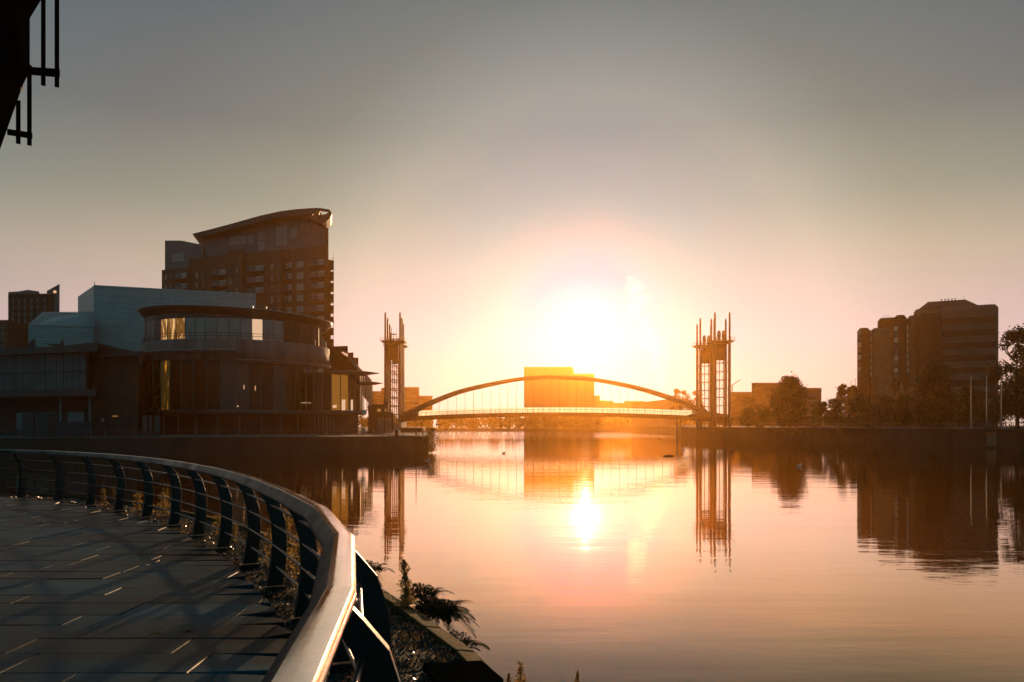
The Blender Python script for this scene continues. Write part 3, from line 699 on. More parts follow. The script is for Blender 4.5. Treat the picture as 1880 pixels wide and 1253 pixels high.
# ------------------------------------------------------------------ theatre: metal clad fly tower and its low roofs
def theatre():
    clad = bpy.data.materials.new('scaled_steel_cladding'); clad.use_nodes = True; nt2 = clad.node_tree; b = nt2.nodes['Principled BSDF']
    co = nt2.nodes.new('ShaderNodeTexCoord'); sp = nt2.nodes.new('ShaderNodeSeparateXYZ'); nt2.links.new(co.outputs['Object'], sp.inputs[0])
    cb = nt2.nodes.new('ShaderNodeCombineXYZ'); nt2.links.new(sp.outputs[2], cb.inputs[1])
    ad = nt2.nodes.new('ShaderNodeMath'); nt2.links.new(sp.outputs[0], ad.inputs[0]); nt2.links.new(sp.outputs[1], ad.inputs[1]); nt2.links.new(ad.outputs[0], cb.inputs[0])
    br = nt2.nodes.new('ShaderNodeTexBrick'); br.inputs['Scale'].default_value = 1; br.inputs['Brick Width'].default_value = 3.2; br.inputs['Row Height'].default_value = .62; br.inputs['Mortar Size'].default_value = .04
    br.inputs['Color1'].default_value = (.40, .395, .38, 1); br.inputs['Color2'].default_value = (.32, .315, .30, 1); br.inputs['Mortar'].default_value = (.17, .19, .20, 1)
    nt2.links.new(cb.outputs[0], br.inputs['Vector']); nt2.links.new(br.outputs[0], b.inputs['Base Color'])
    b.inputs['Metallic'].default_value = .25; b.inputs['Roughness'].default_value = .5
    f = Fr(172, 185, 470, 197); t = f.thing('theatre', 'pale scaled metal-clad theatre block with sharp corner, left of the round building', 'building')
    q = lambda x, y: (f.a(x), f.z(x, y))
    L0, R0 = q(172, 525), q(470, 541)
    D2 = 201.0; lx = PX(143, D2); dv = Vector((lx, D2)) - f.L; la = dv.dot(f.u); ld = dv.dot(Vector((-f.u.y, f.u.x)))
    zt = L0[1]
    MB().prism([(0, 0), (R0[0], 0), (R0[0], 22), (la + 2, 30), (la, ld)], QZ, [zt, R0[1], R0[1], zt, zt]).build('fly_tower', clad, t)
    MB().path([(0, -.04, zt + .05), (R0[0], -.04, R0[1] + .05)], .16, 4, smooth=False).build('coping', M['lightmetal'], t)
    MB().tube((.3, .4, zt), (.0, .4, zt + 1.0), .07, n=5).build('aerial', M['dark'], t)
    # lower volume with ribbed roof
    g = Fr(50, 172, 172, 180)
    def gl(px, py, D):   # world -> parent local
        w = Vector((PX(px, D), D)) - f.L; return (w.dot(f.u), w.dot(Vector((-f.u.y, f.u.x))), PZ(py, D))
    a, b2, c, d = gl(52, 600, 172), gl(172, 603, 180), gl(171, 575, 187), gl(78, 576, 190)
    e0, e1 = gl(52, 645, 172), gl(172, 645, 180)
    MB().add([e0, e1, b2, a], [(0, 1, 2, 3)]).add([e0, a, d, (d[0], d[1], e0[2])], [(0, 1, 2, 3)]).add([(e0[0], e0[1], QZ), (e1[0], e1[1], QZ), e1, e0], [(0, 1, 2, 3)]).build('side_wall', clad, t)
    rb = MB(); nn = 34
    av, bv, cv, dv_ = map(Vector, (a, b2, c, d))
    rb.add([a, b2, c, d], [(0, 1, 2, 3)])
    for k in range(nn + 1):
        p = av.lerp(bv, k / nn); r = dv_.lerp(cv, k / nn); rb.add([p, p + Vector((.22, 0, 0)), r + Vector((.22, 0, 0)), r, p + Vector((0, -.05, .35)), p + Vector((.22, -.05, .35)), r + Vector((.22, 0, .35)), r + Vector((0, 0, .35))], [(4, 5, 6, 7), (0, 1, 5, 4), (1, 2, 6, 5), (3, 0, 4, 7), (2, 3, 7, 6)])
    rb.build('ribbed_roof', M['lightmetal2'], t)
    for x0, x1, x2, y0, y1 in ((45, 62, 62, 638, 622), (84, 110, 114, 632, 626)):
        p0, p1, p2, p3 = gl(x0, y0, 165), gl(x1, y1 if x0 == 45 else 632, 165), gl(x2, y0 if x0 == 45 else 624, 165), gl(x2, 640, 165)
        MB().add([p0, p1, p2, p3] + [(p[0], p[1] + 1.5, p[2]) for p in (p0, p1, p2, p3)], [(0, 3, 2, 1), (4, 5, 6, 7), (0, 1, 5, 4), (1, 2, 6, 5), (2, 3, 7, 6), (3, 0, 4, 7)]).build('roof_shard', M['dark'], t)
M['lightmetal2'] = mat('ribbed_zinc', (.33, .33, .32), .45, metal=.4, var=.15)
theatre()

# ------------------------------------------------------------------ far left block with a wedge fin
def left_block():
    f = Fr(15, 260, 110, 258); t = f.thing('office_tower', 'dark brick office tower with pointed wedge fin, far left behind the theatre', 'building')
    q = lambda x, y: (f.a(x), f.z(x, y))
    MB().box(f.a(15), f.a(100), 0, 18, QZ, f.z(50, 540)).build('wall', M['brick2'], t)
    MB().slab([q(15, 541), q(72, 541), q(72, 535), q(51, 532), q(33, 535), q(15, 536)], .5, 12).build('plant_storey', M['slate'], t)
    MB().slab([q(100.01, 700), q(109, 700), q(109.5, 522), q(101, 528), q(86, 536), q(99, 534), q(103, 533), q(102, 541), q(86, 540), q(100, 556)][:1] + [q(109, 700), q(109.5, 522), q(86, 535), q(86, 541), q(100.01, 541)], -.5, 10).build('wedge_fin', M['slate'], t)
    MB().box(f.a(98), f.a(103.5), -.56, -.5, f.z(100, 539), f.z(100, 534.5)).build('sign_light', M['lit2'], t)
    for k in range(8):
        for x in (22, 33, 44, 56, 68, 80):
            z = f.z(50, 553 + 12 * k); MB().box(f.a(x), f.a(x + 4), -.05, .05, z - .8, z + .8).build('window', M['glass'], t)
    shear(t, f, 108)
    f2 = Fr(-60, 250, 13.5, 248); t2 = f2.thing('brick_block', 'low dark brick block at the left edge beside the office tower', 'building')
    MB().box(0, f2.a(13.5), 0, 15, QZ, f2.z(5, 589)).build('wall', M['brick'], t2)
    MB().box(0, f2.a(13.8), -.15, 15.1, f2.z(5, 589), f2.z(5, 588)).build('parapet', M['concrete'], t2)
    for k in range(5):
        for x in (-50, -30, -12, 3):
            z = f2.z(5, 600 + 12 * k); MB().box(f2.a(x), f2.a(x + 4), -.05, .05, z - .8, z + .8).build('window', M['glass'], t2)
left_block()

# ------------------------------------------------------------------ gallery with louvred screen on the left quay
def gallery():
    f = Fr(-320, 146, 166, 125); t = f.thing('louvred_gallery', 'long dark gallery with tall pale louvred screen above columns on the left quay', 'building')
    E = f.a(166); zb, zt = f.z(160, 714.5), f.z(160, 648)
    MB().box(0, E - .4, .8, 26, f.z(160, 722), zt).build('upper_storey', M['dark'], t)
    MB().box(-.2, E + 1.2, -.5, 26, zb - 1.1, zb - .01).build('floor_beam', M['dark'], t)
    pts = [q for q in [(0, f.z(-300, 664)), (E + 1.5, zt + .25), (E + 1.5, zt + 1.5), (E - 4, zt + 1.1), (0, zt + .9)]]
    MB().slab([(-.5, zt + .02), (E + 1.5, zt + .02), (E + 1.5, zt + 1.5), (E - 6, zt + 1.05), (-.5, zt + .95)], -1.2, 27).build('roof', M['roof'], t)
    MB().box(0, E - .9, .5, .7, zb, zt).build('screen_panel', M['scr'], t)
    rng = random.Random(5); x = 0.3; mb = MB()
    while x < E - 1.0:
        mb.box(x, x + .1, .12, .46, zb + .1, zt - .1); x += rng.choice((.35, .45, .45, .62))
    mb.build('louvre_fins', M['scr2'], t)
    zm = f.z(160, 682); MB().box(0, E - .9, .04, .11, zm - .09, zm + .09).build('screen_rail', M['dark'], t)
    # end wall towards the round building
    MB().box(E + .002, E + 9.5, 2.5, 26, QZ, zt - .6).build('end_wall', M['brick2'], t)
    MB().slab([(E + 1.51, zt - .6), (E + 9.6, zt - .6), (E + 9.6, zt - .1), (E + 4.5, zt + .9), (E + 1.51, zt + 1.6)], 1, 26).build('hipped_roof', M['roof'], t)
    MB().box(0, E - 1, 5, 24, QZ, zb - 1.12).build('ground_storey', M['gw'], t)
    for px in (-250, -130, -10, 110, 164):
        MB().tube((f.a(px), 1.2, QZ), (f.a(px), 1.2, zb - 1.1), .3, n=12).build('column', M['concrete'], t)
    for x0, x1, y0, y1, m_ in ((184.5, 189.5, 774, 768, 'curtain'), (205, 216, 765, 763.5, 'lit')):
        a0, a1 = f.a(x0), f.a(x1); MB().box(a0, a1, 2.42, 2.5, f.z(166, y0), f.z(166, y1)).build('window', M[m_], t)
    for k, (px0, px1) in enumerate(((20, 42), (48, 62), (74, 96), (118, 150))):
        MB().box(f.a(px0), f.a(px1), 4.9, 4.99, QZ, f.z(60, 757)).build('glazed_door', M['glass'], t)
    shear(t, f, 246)
M['scr'] = mat('pale_screen_glass', (.20, .235, .24), .5, var=.3, scale=.15)
M['scr2'] = mat('louvre_metal', (.34, .38, .38), .5, metal=.2, var=.2, scale=.5)
M['gw'] = mat('ground_storey_render', (.035, .032, .027), .8, var=.4, scale=.3)
gallery()
for i, (x0, x1, y0, D, lab) in enumerate(((40, 61, 759, 121, 'dark green metal storage container, left one under the louvred gallery'), (64, 88, 759, 121, 'dark green metal storage container, right one under the louvred gallery'))):
    X0, X1, zt = PX(x0, D), PX(x1, D), PZ(y0, D)
    t = thing('storage_container', lab, 'container', (X0, D, QZ + .06), 0, 'containers under the gallery'); w = X1 - X0; h = zt - QZ - .06
    mb = MB().box(0, w, 0, 3, .1, h)
    for k in range(9): mb.box(w * (k + .25) / 9, w * (k + .6) / 9, -.05, -.001, .15, h - .1)
    mb.build('body', mat('container_green', (.03, .07, .065), .6), t); MB().box(-.03, w + .03, -.03, 3.03, 0, .1).build('skid', M['dark'], t)
def hoarding():
    D = 117; X0, X1 = PX(100, D), PX(166, D); t = thing('site_hoarding', 'long low dark blue hoarding on the quay before the gallery', 'hoarding', (X0, D, QZ + .06)); w = X1 - X0; h = PZ(775, D) - QZ - .06
    for k in range(5): MB().box(w * k / 5 + .02, w * (k + 1) / 5 - .02, 0, .06, .05, h).build('panel', M['blue'], t)
    MB().box(0, w, .061, .12, h - .2, h - .1).box(0, w, .061, .12, .1, .2).build('back_rail', M['dark'], t)
M['blue'] = mat('navy_hoarding', (.012, .02, .035), .6)
hoarding()
# narrow lit stair tower between gallery and round building
def stair_tower():
    f = Fr(238, 152, 262, 150); t = f.thing('stair_tower', 'narrow stair tower with a column of amber lit windows beside the round building', 'building')
    MB().box(0, f.a(262), 0, 10, QZ, f.z(250, 650)).build('wall', M['gw'], t)
    MB().box(-.3, f.a(262) + .3, -.3, 10, f.z(250, 650), f.z(250, 646)).build('roof', M['roof'], t)
    for y0, y1 in ((679, 674), (695, 689), (710, 704), (725, 719), (736, 734)):
        MB().box(f.a(244), f.a(253.5), -.06, .05, f.z(250, y0), f.z(250, y1)).build('window', M['lit'], t)
    shear(t, f, 262)
stair_tower()

# ------------------------------------------------------------------ round glazed building
def arc_wall(r, z0, z1, a0, a1, n, t, cx, cy, matfn, mull=.09, name='glass_panel', mname='mullion'):
    """flat glass panels between mullions along an arc; each panel is a part"""
    for k in range(n):
        b0, b1 = a0 + (a1 - a0) * k / n, a0 + (a1 - a0) * (k + 1) / n
        p0 = Vector((cx + r * math.cos(b0), cy + r * math.sin(b0), 0)); p1 = Vector((cx + r * math.cos(b1), cy + r * math.sin(b1), 0))
        m_ = matfn(k, p0, p1)
        d = (p1 - p0).normalized(); nn = Vector((d.y, -d.x, 0))
        q0, q1 = p0 + d * .06, p1 - d * .06
        if m_:
            o = MB().add([(q0.x, q0.y, z0), (q1.x, q1.y, z0), (q1.x, q1.y, z1), (q0.x, q0.y, z1)] + [((q - nn * .06).x, (q - nn * .06).y, z) for q, z in ((q0, z0), (q1, z0), (q1, z1), (q0, z1))],
                     [(0, 1, 2, 3), (7, 6, 5, 4), (0, 4, 5, 1), (1, 5, 6, 2), (2, 6, 7, 3), (3, 7, 4, 0)]).build(name, m_, t)
        MB().path([(p0.x, p0.y, z0), (p0.x, p0.y, z1)], mull, 4, smooth=False).build(mname, M['frame'], t)
def drum():
    D = 165.0; X = PX(438, D); t = thing('round_building', 'round glazed bar building with broad disc roof jutting over the quay', 'building', (X, D, 0))
    r = 19.15; zr = 26.5
    disc = MB().lathe([(0.01, .9), (r * .6, .8), (r * .93, .25), (r, 0), (r * .975, -.4), (r * .93, -1.3), (r * .9, -1.5), (0.01, -1.6)], n=96).build('disc_roof', M['discroof'], t)
    disc.location = (0, 0, zr); disc.rotation_euler = (0, R(2.2), 0)
    MB().lathe([(r + .02, -.06), (r + .06, 0), (r + .02, .06)], n=96, a0=-math.pi, a1=0.1).build('roof_rim', M['lightmetal'], disc)
    MB().box(7, 7.5, -14, -13.5, .5, .9).box(9.8, 10.1, -14, -13.7, .5, .9).build('roof_light', M['white'], disc)
    # angle: -pi/2 faces the camera; px = 438 + 181*cos / perspective
    ru = 17.6; zu0, zu1 = 20.2, 25.3
    MB().lathe([(ru - 3.5, zu0), (ru - 3.5, zu1 - .4)], n=64).build('inner_wall', M['inner'], t)
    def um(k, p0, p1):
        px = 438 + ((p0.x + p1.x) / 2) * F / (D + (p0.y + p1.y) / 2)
        if 347 < px < 392: return M['glint_amber']
        if 514 < px < 534: return M['sunlit']  # emissive glass, in place of sky and sun showing in the panes
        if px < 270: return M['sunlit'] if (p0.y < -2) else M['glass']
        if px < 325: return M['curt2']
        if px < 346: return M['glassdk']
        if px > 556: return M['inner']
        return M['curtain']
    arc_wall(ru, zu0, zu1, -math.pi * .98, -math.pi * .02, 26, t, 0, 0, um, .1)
    MB().lathe([(ru + .05, zu1 - .9), (ru + .08, zu1 + .1)], n=64, a0=-math.pi, a1=0).build('fascia', M['dark'], t)
    # terrace parapet and its rail
    rp = 18.4
    MB().lathe([(rp - 1.4, zu0 - .02), (rp - .25, zu0 + .0), (rp - .25, zu0 + .25), (rp, zu0 + .25), (rp, 16.6), (rp - .6, 16.6)], n=96).build('terrace_parapet', M['parap'], t)
    rl = MB(); n = 60
    for zz in (.65, 1.15): rl.path([(rp * .985 * math.cos(-math.pi + math.pi * k / n), rp * .985 * math.sin(-math.pi + math.pi * k / n), zu0 + .25 + zz) for k in range(n + 1)], .045, 5)
    for k in range(0, n + 1, 3):
        a = -math.pi + math.pi * k / n; x, y = rp * .985 * math.cos(a), rp * .985 * math.sin(a); rl.box(x - .04, x + .04, y - .04, y + .04, zu0 + .2, zu0 + 1.4)
    rl.build('terrace_rail', M['dark'], t)
    # stepped lower roofs (left higher, right lower)
    rr = 19.4
    def sector(r0, z0, z1, a0, a1, name, m_, n=40):
        pts = [(r0 * math.cos(a0 + (a1 - a0) * k / n), r0 * math.sin(a0 + (a1 - a0) * k / n)) for k in range(n + 1)] + [(0.0, 2.0)]
        return MB().prism(pts, z0, z1).build(name, m_, t)
    sector(rr, 17.9, 18.35, -math.pi, -math.pi * .405, 'lower_roof', M['roof']); sector(rr + .03, 18.355, 18.42, -math.pi, -math.pi * .405, 'roof_trim', M['lightmetal'])
    sector(rr, 16.15, 16.6, -math.pi * .404, -.06, 'lower_roof', M['roof']); sector(rr + .03, 16.605, 16.66, -math.pi * .404, -.06, 'roof_trim', M['lightmetal'])
    rw = 17.9
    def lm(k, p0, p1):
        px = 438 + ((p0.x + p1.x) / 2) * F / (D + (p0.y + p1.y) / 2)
        if 340 < px < 365: return M['glint_streak']
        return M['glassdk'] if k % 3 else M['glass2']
    arc_wall(rw, 7.4, 17.9, -math.pi * .99, -math.pi * .405, 13, t, 0, 0, lm, .13)
    arc_wall(rw, 7.4, 16.15, -math.pi * .405, -math.pi * .03, 9, t, 0, 0, lm, .13)
    MB().lathe([(rw - .6, 17.8), (rw - .6, 7.4)], n=64).build('inner_lining', M['inner'], t)
    MB().lathe([(.01, 7.38), (rw + .5, 7.38), (rw + .5, 6.5), (.01, 6.5)], n=96).build('floor_slab', M['slabm'], t)
    MB().lathe([(rw - 3.0, 6.5), (rw - 3.0, QZ)], n=64).build('undercroft_wall', M['gw'], t)
    for k in range(14):
        a = -math.pi * .97 + math.pi * .94 * k / 13; x, y = (rw - .8) * math.cos(a), (rw - .8) * math.sin(a)
        MB().tube((x, y, QZ), (x, y, 6.5), .16, n=8).build('column', M['frame'], t)
    for k, px in enumerate((572, 578, 586, 592, 598, 604)):
        x = PX(px, 148) - X; MB().tube((x, -14.5 + k * .3, QZ), (x, -14.5 + k * .3, 6.4), .09, n=6).build('column', M['frame'], t)
    MB().ball((PX(466, 146) - X, -18.2, 11.3), .09, .09, .55).ball((PX(446, 146) - X, -18.4, 11.5), .09, .09, .5).ball((PX(435, 146) - X, -18.6, 8.0), .15).build('interior_lamp', M['lit2'], t)
M['discroof'] = mat('disc_roof_metal', (.05, .05, .052), .5, metal=.2, var=.2, scale=.1)
M['inner'] = mat('interior_dark', (.03, .022, .014), .7)
M['curt2'] = mat('green_blinds', (.07, .085, .07), .4, var=.3, scale=.3)
M['parap'] = mat('parapet_masonry', (.14, .12, .11), .75, var=.5, scale=.35, stretch=(2, 2, .4))
M['slabm'] = mat('slab_edge', (.08, .07, .058), .7, var=.3, scale=.3)
M['glass2'] = mat('tinted_glass', (.026, .028, .02), .14, var=.5, scale=.15, spec=.4)
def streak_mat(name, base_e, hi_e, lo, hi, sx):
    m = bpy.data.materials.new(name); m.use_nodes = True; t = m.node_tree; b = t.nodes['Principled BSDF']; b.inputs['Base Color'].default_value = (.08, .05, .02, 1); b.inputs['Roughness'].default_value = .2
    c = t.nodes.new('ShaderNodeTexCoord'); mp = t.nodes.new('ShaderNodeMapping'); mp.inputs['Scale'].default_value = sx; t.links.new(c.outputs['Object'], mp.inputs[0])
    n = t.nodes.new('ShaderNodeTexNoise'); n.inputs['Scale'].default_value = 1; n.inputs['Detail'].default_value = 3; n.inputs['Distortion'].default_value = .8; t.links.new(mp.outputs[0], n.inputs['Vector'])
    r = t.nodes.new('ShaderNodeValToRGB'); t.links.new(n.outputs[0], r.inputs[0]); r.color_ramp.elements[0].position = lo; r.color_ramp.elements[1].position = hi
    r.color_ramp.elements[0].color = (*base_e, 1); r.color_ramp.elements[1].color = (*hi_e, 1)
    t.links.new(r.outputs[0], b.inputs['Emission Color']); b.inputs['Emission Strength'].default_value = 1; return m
M['glint_amber'] = streak_mat('amber_painted_sun_reflection', (.16, .06, .006), (1.0, .55, .2), .50, .62, (1.1, 1.1, .22))  # emission stands in for sunlight reflected by the upper drum panes
M['glint_streak'] = streak_mat('amber_painted_glint_streak', (.022, .014, .003), (.75, .26, .02), .56, .64, (1.6, 1.6, .2))  # emissive streaks imitate sun reflected in the lower drum panes
drum()

# ------------------------------------------------------------------ river wing: low glass drum, canopies, stepped block
def wing():
    D = 160.0; X = PX(606, D); t = thing('riverside_wing', 'low glass-walled wing with two thin blade canopies right of the round building', 'building', (X, D, 0))
    r = 6.6
    def gm(k, p0, p1):
        px = 606 + ((p0.x + p1.x) / 2) * F / (D + (p0.y + p1.y) / 2)
        if 626 < px < 648 : return M['amb2']
        return M['glassdk']
    arc_wall(r, 7.4, 14.6, -math.pi, 0, 12, t, 0, 0, gm, .11)
    MB().lathe([(r - 1.5, 14.6), (r - 1.5, 7.4)], n=40).build('core_wall', M['inner'], t)
    MB().lathe([(.01, 7.38), (r + .45, 7.38), (r + .45, 6.55), (.01, 6.55)], n=64).build('floor_slab', M['slabm'], t)
    MB().lathe([(r - 1, 6.5), (r - 1, QZ)], n=40).build('undercroft_wall', M['gw'], t)
    for px, DD, rad, py, thk in ((640, 156, 6.1, 685.5, .8), (668, 160, 3.9, 704, .65)):
        c = MB().lathe([(.01, thk * .5), (rad * .6, thk * .42), (rad, 0), (rad * .6, -thk * .5), (.01, -thk * .6)], n=48).build('blade_canopy', M['canopy'], t)
        c.location = (PX(px, DD) - X, DD - D, PZ(py, DD)); c.scale = (1, .7, 1)
    for k in range(5):
        x = PX(652 + 4 * k, 158) - X; MB().tube((x, -2, 7.4), (x, -2, 14.2), .1, n=6).build('canopy_column', M['frame'], t)
    sc = MB()
    for k in range(15):
        z = 7.6 + k * .42; sc.box(PX(673, 162) - X, PX(681, 162) - X, 2, 2.12, z, z + .12)
    for px in (673, 677, 681): sc.box(PX(px, 162) - X - .05, PX(px, 162) - X + .05, 2.13, 2.25, 7.4, 13.8)
    sc.build('slatted_screen', M['frame'], t)
    MB().box(r + .3, r + 1.1, -2.6, -1.8, 6.6, 7.5).build('slab_end', M['lightmetal'], t)
    for x0, x1, y0, y1 in ((553, 563, 740.5, 739.5), (565, 571, 740.5, 739.5), (611, 618, 749, 744), (627.5, 634, 756, 734), (639, 648, 756, 734)):
        d = -math.sqrt(max(.1, (r + .1) ** 2 - (PX((x0 + x1) / 2, D - 6) - X) ** 2)) if x0 > 600 else -8.0
        yy = D + d - .1; MB().box(PX(x0, yy) - X, PX(x1, yy) - X, d - .14, d - .08, PZ(y1 + 0, yy) * 0 + PZ(y0, yy), PZ(y1, yy)).build('painted_glow_pane', M['sunlit'], t)  # bright panes glow by emission, in place of sky seen through
    f = Fr(604, 185, 660, 183); s = f.thing('stepped_block', 'dark block with stepped skyline and sunlit sloping stair behind the wing', 'building')
    mb = MB(); mb.box(f.a(604), f.a(638.5), 0, 12, QZ, f.z(620, 636)).build('wall', M['brick2'], s)
    MB().box(f.a(638.5) + .002, f.a(649), 1, 12, QZ, f.z(640, 647)).build('wall', M['brick2'], s)
    MB().box(f.a(649) + .002, f.a(658), 1.4, 12, QZ, f.z(650, 656)).build('wall', M['brick2'], s)
    st = MB(); st.slab([(f.a(636), f.z(640, 688)), (f.a(684), f.z(640, 750)), (f.a(684), f.z(640, 703)), (f.a(641), f.z(640, 658))], -.2, .6)
    st.build('stair_flank', M['brick2'], s)
    for o in (0, 5, 9): MB().path([(f.a(641 + o * .6), -.4, f.z(640, 657 + o)), (f.a(683), -.4, f.z(640, 701 + o))], .14, 5).build('stair_rail', M['lightmetal'], s)
    MB().slab([(f.a(627), f.z(630, 648)), (f.a(638), f.z(630, 656)), (f.a(639), f.z(630, 651)), (f.a(628), f.z(630, 646))], -.3, -.1).build('skylight', M['sunlit'], s); shear(s, f, 650)  # emissive glass, in place of sky and sun showing in it
M['amb2'] = mat('amber_painted_sky_glass', (.15, .08, .02), .3, emit=(1, .38, .04), es=.22)  # weak emission in place of sky showing through the wing glass
M['canopy'] = mat('canopy_metal', (.13, .11, .09), .4, metal=.3, var=.2)
wing()

def kiosk():
    f = Fr(676, 168, 722, 170); t = f.thing('plant_house', 'low dark plant house with stepped roof by the left lift tower', 'building')
    MB().box(f.a(676), f.a(722), 0, 7, QZ, f.z(700, 757)).build('wall', M['brick2'], t)
    MB().box(f.a(675), f.a(712), .4, 6, f.z(700, 757), f.z(700, 743)).build('upper_wall', M['brick2'], t)
    MB().box(f.a(704), f.a(713.5), 1, 4, f.z(700, 743), f.z(700, 737)).build('roof_cabin', M['dark'], t)
    for x0, x1, y0, y1 in ((692.5, 699, 756, 751), (706.5, 709, 756, 751), (676, 678, 755, 752)): MB().box(f.a(x0), f.a(x1), .33, .399, f.z(700, y0), f.z(700, y1)).build('window', M['lit2s'], t)
    for x0 in (693, 707): MB().box(f.a(x0), f.a(x0 + 12), -.08, -.001, QZ + .06, f.z(700, 768)).build('door', M['canopy'], t)
    shear(t, f, 722)
M['lit2s'] = mat('dim_lit_window', (.2, .12, .05), .4, emit=(1, .5, .15), es=.35)
kiosk()

# ------------------------------------------------------------------ left quay furniture
def quay_rail():
    pts = [Vector((PX(240, 124.5), 123.2, 0)), Vector((-50.5, 120.3, 0)), Vector((-13.6, 127.6, 0))]
    pts = [Vector((-88, 107.4, 0)), Vector((-50.3, 119.9, 0)), Vector((-14.9, 127.7, 0)), Vector((-14.6, 131, 0)), Vector((-15.9, 141, 0))]
    t = thing('quay_railing', 'thin metal railing along the edge of the left quay', 'railing', (-50, 120, QZ)); off = Vector((-50, 120, QZ))
    for z in (1.22, .85, .45): MB().path([p + Vector((0, 0, QZ + z)) - off for p in pts], .035 if z > 1 else .018, 6).build('rail_bar', M['post'], t)
    first = None; acc = 0
    for a, b in zip(pts, pts[1:]):
        n = max(1, int((b - a).length / 2.35))
        for k in range(n):
            loc = a.lerp(b, k / n) + Vector((0, 0, QZ + .06)) - off
            if not first: first = MB().box(-.045, .045, -.045, .045, 0, 1.2).build('rail_post', M['post'], t); first.location = loc
            else: c = first.copy(); COL.objects.link(c); c.location = loc
M['post'] = mat('grey_rail_paint', (.09, .08, .065), .45, metal=.3)
quay_rail()
def lamp(px, D, ytop, label, name='street_lamp', z0=QZ, arm=True):
    X = PX(px, D); zt = PZ(ytop, D); t = thing(name, label, 'street lamp', (X, D, z0))
    MB().tube((0, 0, 0), (0, 0, .5), .14, n=8).path([(0, 0, .4), (0, 0, zt - z0)], [.09, .055], 8).build('pole', M['dark'], t)
    if arm: MB().box(-.28, .28, -.12, .12, zt - z0, zt - z0 + .14).build('lamp_head', M['dark'], t)
lamp(764, 134, 742, 'slim street lamp near the tip of the left quay')
for i, (px, yt) in enumerate(((869, 726), (920.3, 727), (931, 720), (946, 727))):
    lamp(px, 606 + i, yt, ('leftmost far street lamp seen between the hangers', 'second far street lamp, left of the tallest one', 'tallest far street lamp left of the big silo', 'far street lamp nearest to the big silo')[i], z0=1.4)

def life_ring():
    D = 125.6; t = thing('life_ring_stand', 'white life ring stand at the edge of the left quay', 'life ring', (PX(665, D), D + .6, QZ + .06))
    MB().box(-.05, .05, -.04, .04, 0, 1.3).build('post', M['dark'], t); MB().box(-.2, .3, -.1, -.05, .7, 1.5).build('board', M['white'], t)
    ring = MB(); n = 20; ring.path([(.05 + .28 * math.cos(2 * math.pi * k / n), -.16, 1.1 + .28 * math.sin(2 * math.pi * k / n)) for k in range(n + 1)], .07, 6, cap=False); ring.build('ring', M['white'], t)
life_ring()
def bin_():
    D = 129.0; t = thing('litter_bin', 'dark round litter bin by the railing on the left quay', 'litter bin', (PX(728, D), D, QZ + .06))
    MB().lathe([(.01, .0), (.3, 0), (.34, .95), (.3, 1.0)], n=16).build('body', M['dark'], t); MB().lathe([(.34, 1.0), (.36, 1.08), (.2, 1.25), (.01, 1.3)], n=16).build('lid', M['lightmetal'], t)
bin_()
def skinned(name, pts, edges, rad, m, parent, root=0):
    me = bpy.data.meshes.new(name); me.from_pydata(pts, edges, []); o = bpy.data.objects.new(name, me); COL.objects.link(o); me.materials.append(m)
    md = o.modifiers.new('skin', 'SKIN'); 
    for i, v in enumerate(me.skin_vertices[0].data): v.radius = (rad[i], rad[i]); v.use_root = (i == root)
    s = o.modifiers.new('sub', 'SUBSURF'); s.levels = 1; s.render_levels = 2
    if parent: o.parent = parent
    return o
def person():
    D = 190.0; z = 3.86
    struct('raised_terrace', MB().prism([(-20.6, 186), (-21.5, 196), (-26, 197), (-26, 186)], QZ + .06, z), M['wall'])
    t = thing('person', 'person in dark clothes standing on the raised terrace by the river', 'person', (PX(774.5, D), D, z))
    pts = [(0, 0, .92), (0, 0, 1.12), (0, .01, 1.34), (0, 0, 1.48), (0, -.01, 1.56), (0, -.01, 1.70),
           (.10, 0, .86), (.11, -.02, .48), (.12, .01, .08), (.13, -.12, .04), (-.10, 0, .86), (-.12, -.03, .48), (-.14, .01, .08), (-.15, -.12, .04),
           (.19, 0, 1.40), (.27, .02, 1.14), (.22, -.14, .96), (-.19, 0, 1.40), (-.28, .02, 1.14), (-.21, -.16, .98)]
    ed = [(0,1),(1,2),(2,3),(3,4),(4,5),(0,6),(6,7),(7,8),(8,9),(0,10),(10,11),(11,12),(12,13),(2,14),(14,15),(15,16),(2,17),(17,18),(18,19)]
    rad = [.15,.14,.17,.07,.065,.10,.10,.07,.05,.04,.10,.07,.05,.04,.075,.055,.04,.075,.055,.04]
    skinned('body', pts, ed, rad, M['cloth'], t)
    MB().ball((0, -.02, 1.68), .095, .11, .125, 12).build('head', M['skin'], t); MB().ball((0, .015, 1.72), .10, .11, .11, 12).build('hair', M['dark'], t)
person()

# ------------------------------------------------------------------ distant blocks beyond the bridge
def blocks(name, label, D, parts, m_, nwin=0, cat='building', z0=1.4, rails=False):
    f = Fr(parts[0][0], D, parts[-1][1] + .01, D); t = f.thing(name, label, cat)
    for i, (x0, x1, y, dep) in enumerate(parts):
        MB().box(f.a(x0) + .002 * i, f.a(x1), .1 * i, dep, z0, f.z(x0, y)).build('wall', m_, t)
        MB().box(f.a(x0) + .002 * i - .1, f.a(x1) + .1, .1 * i - .25, dep, f.z(x0, y) + .002, f.z(x0, y) + .6).build('parapet', M['concrete'], t)
        if nwin:
            w = f.a(x1) - f.a(x0); z = f.z(x0, y) - 3
            while z > 6:
                MB().box(f.a(x0) + w * .06, f.a(x1) - w * .06, .1 * i - .06, .1 * i + .05, z - .8, z + .6).build('window_band', M['glass'], t); z -= 3.6
    shear(t, f, parts[-1][1])
    return f, t
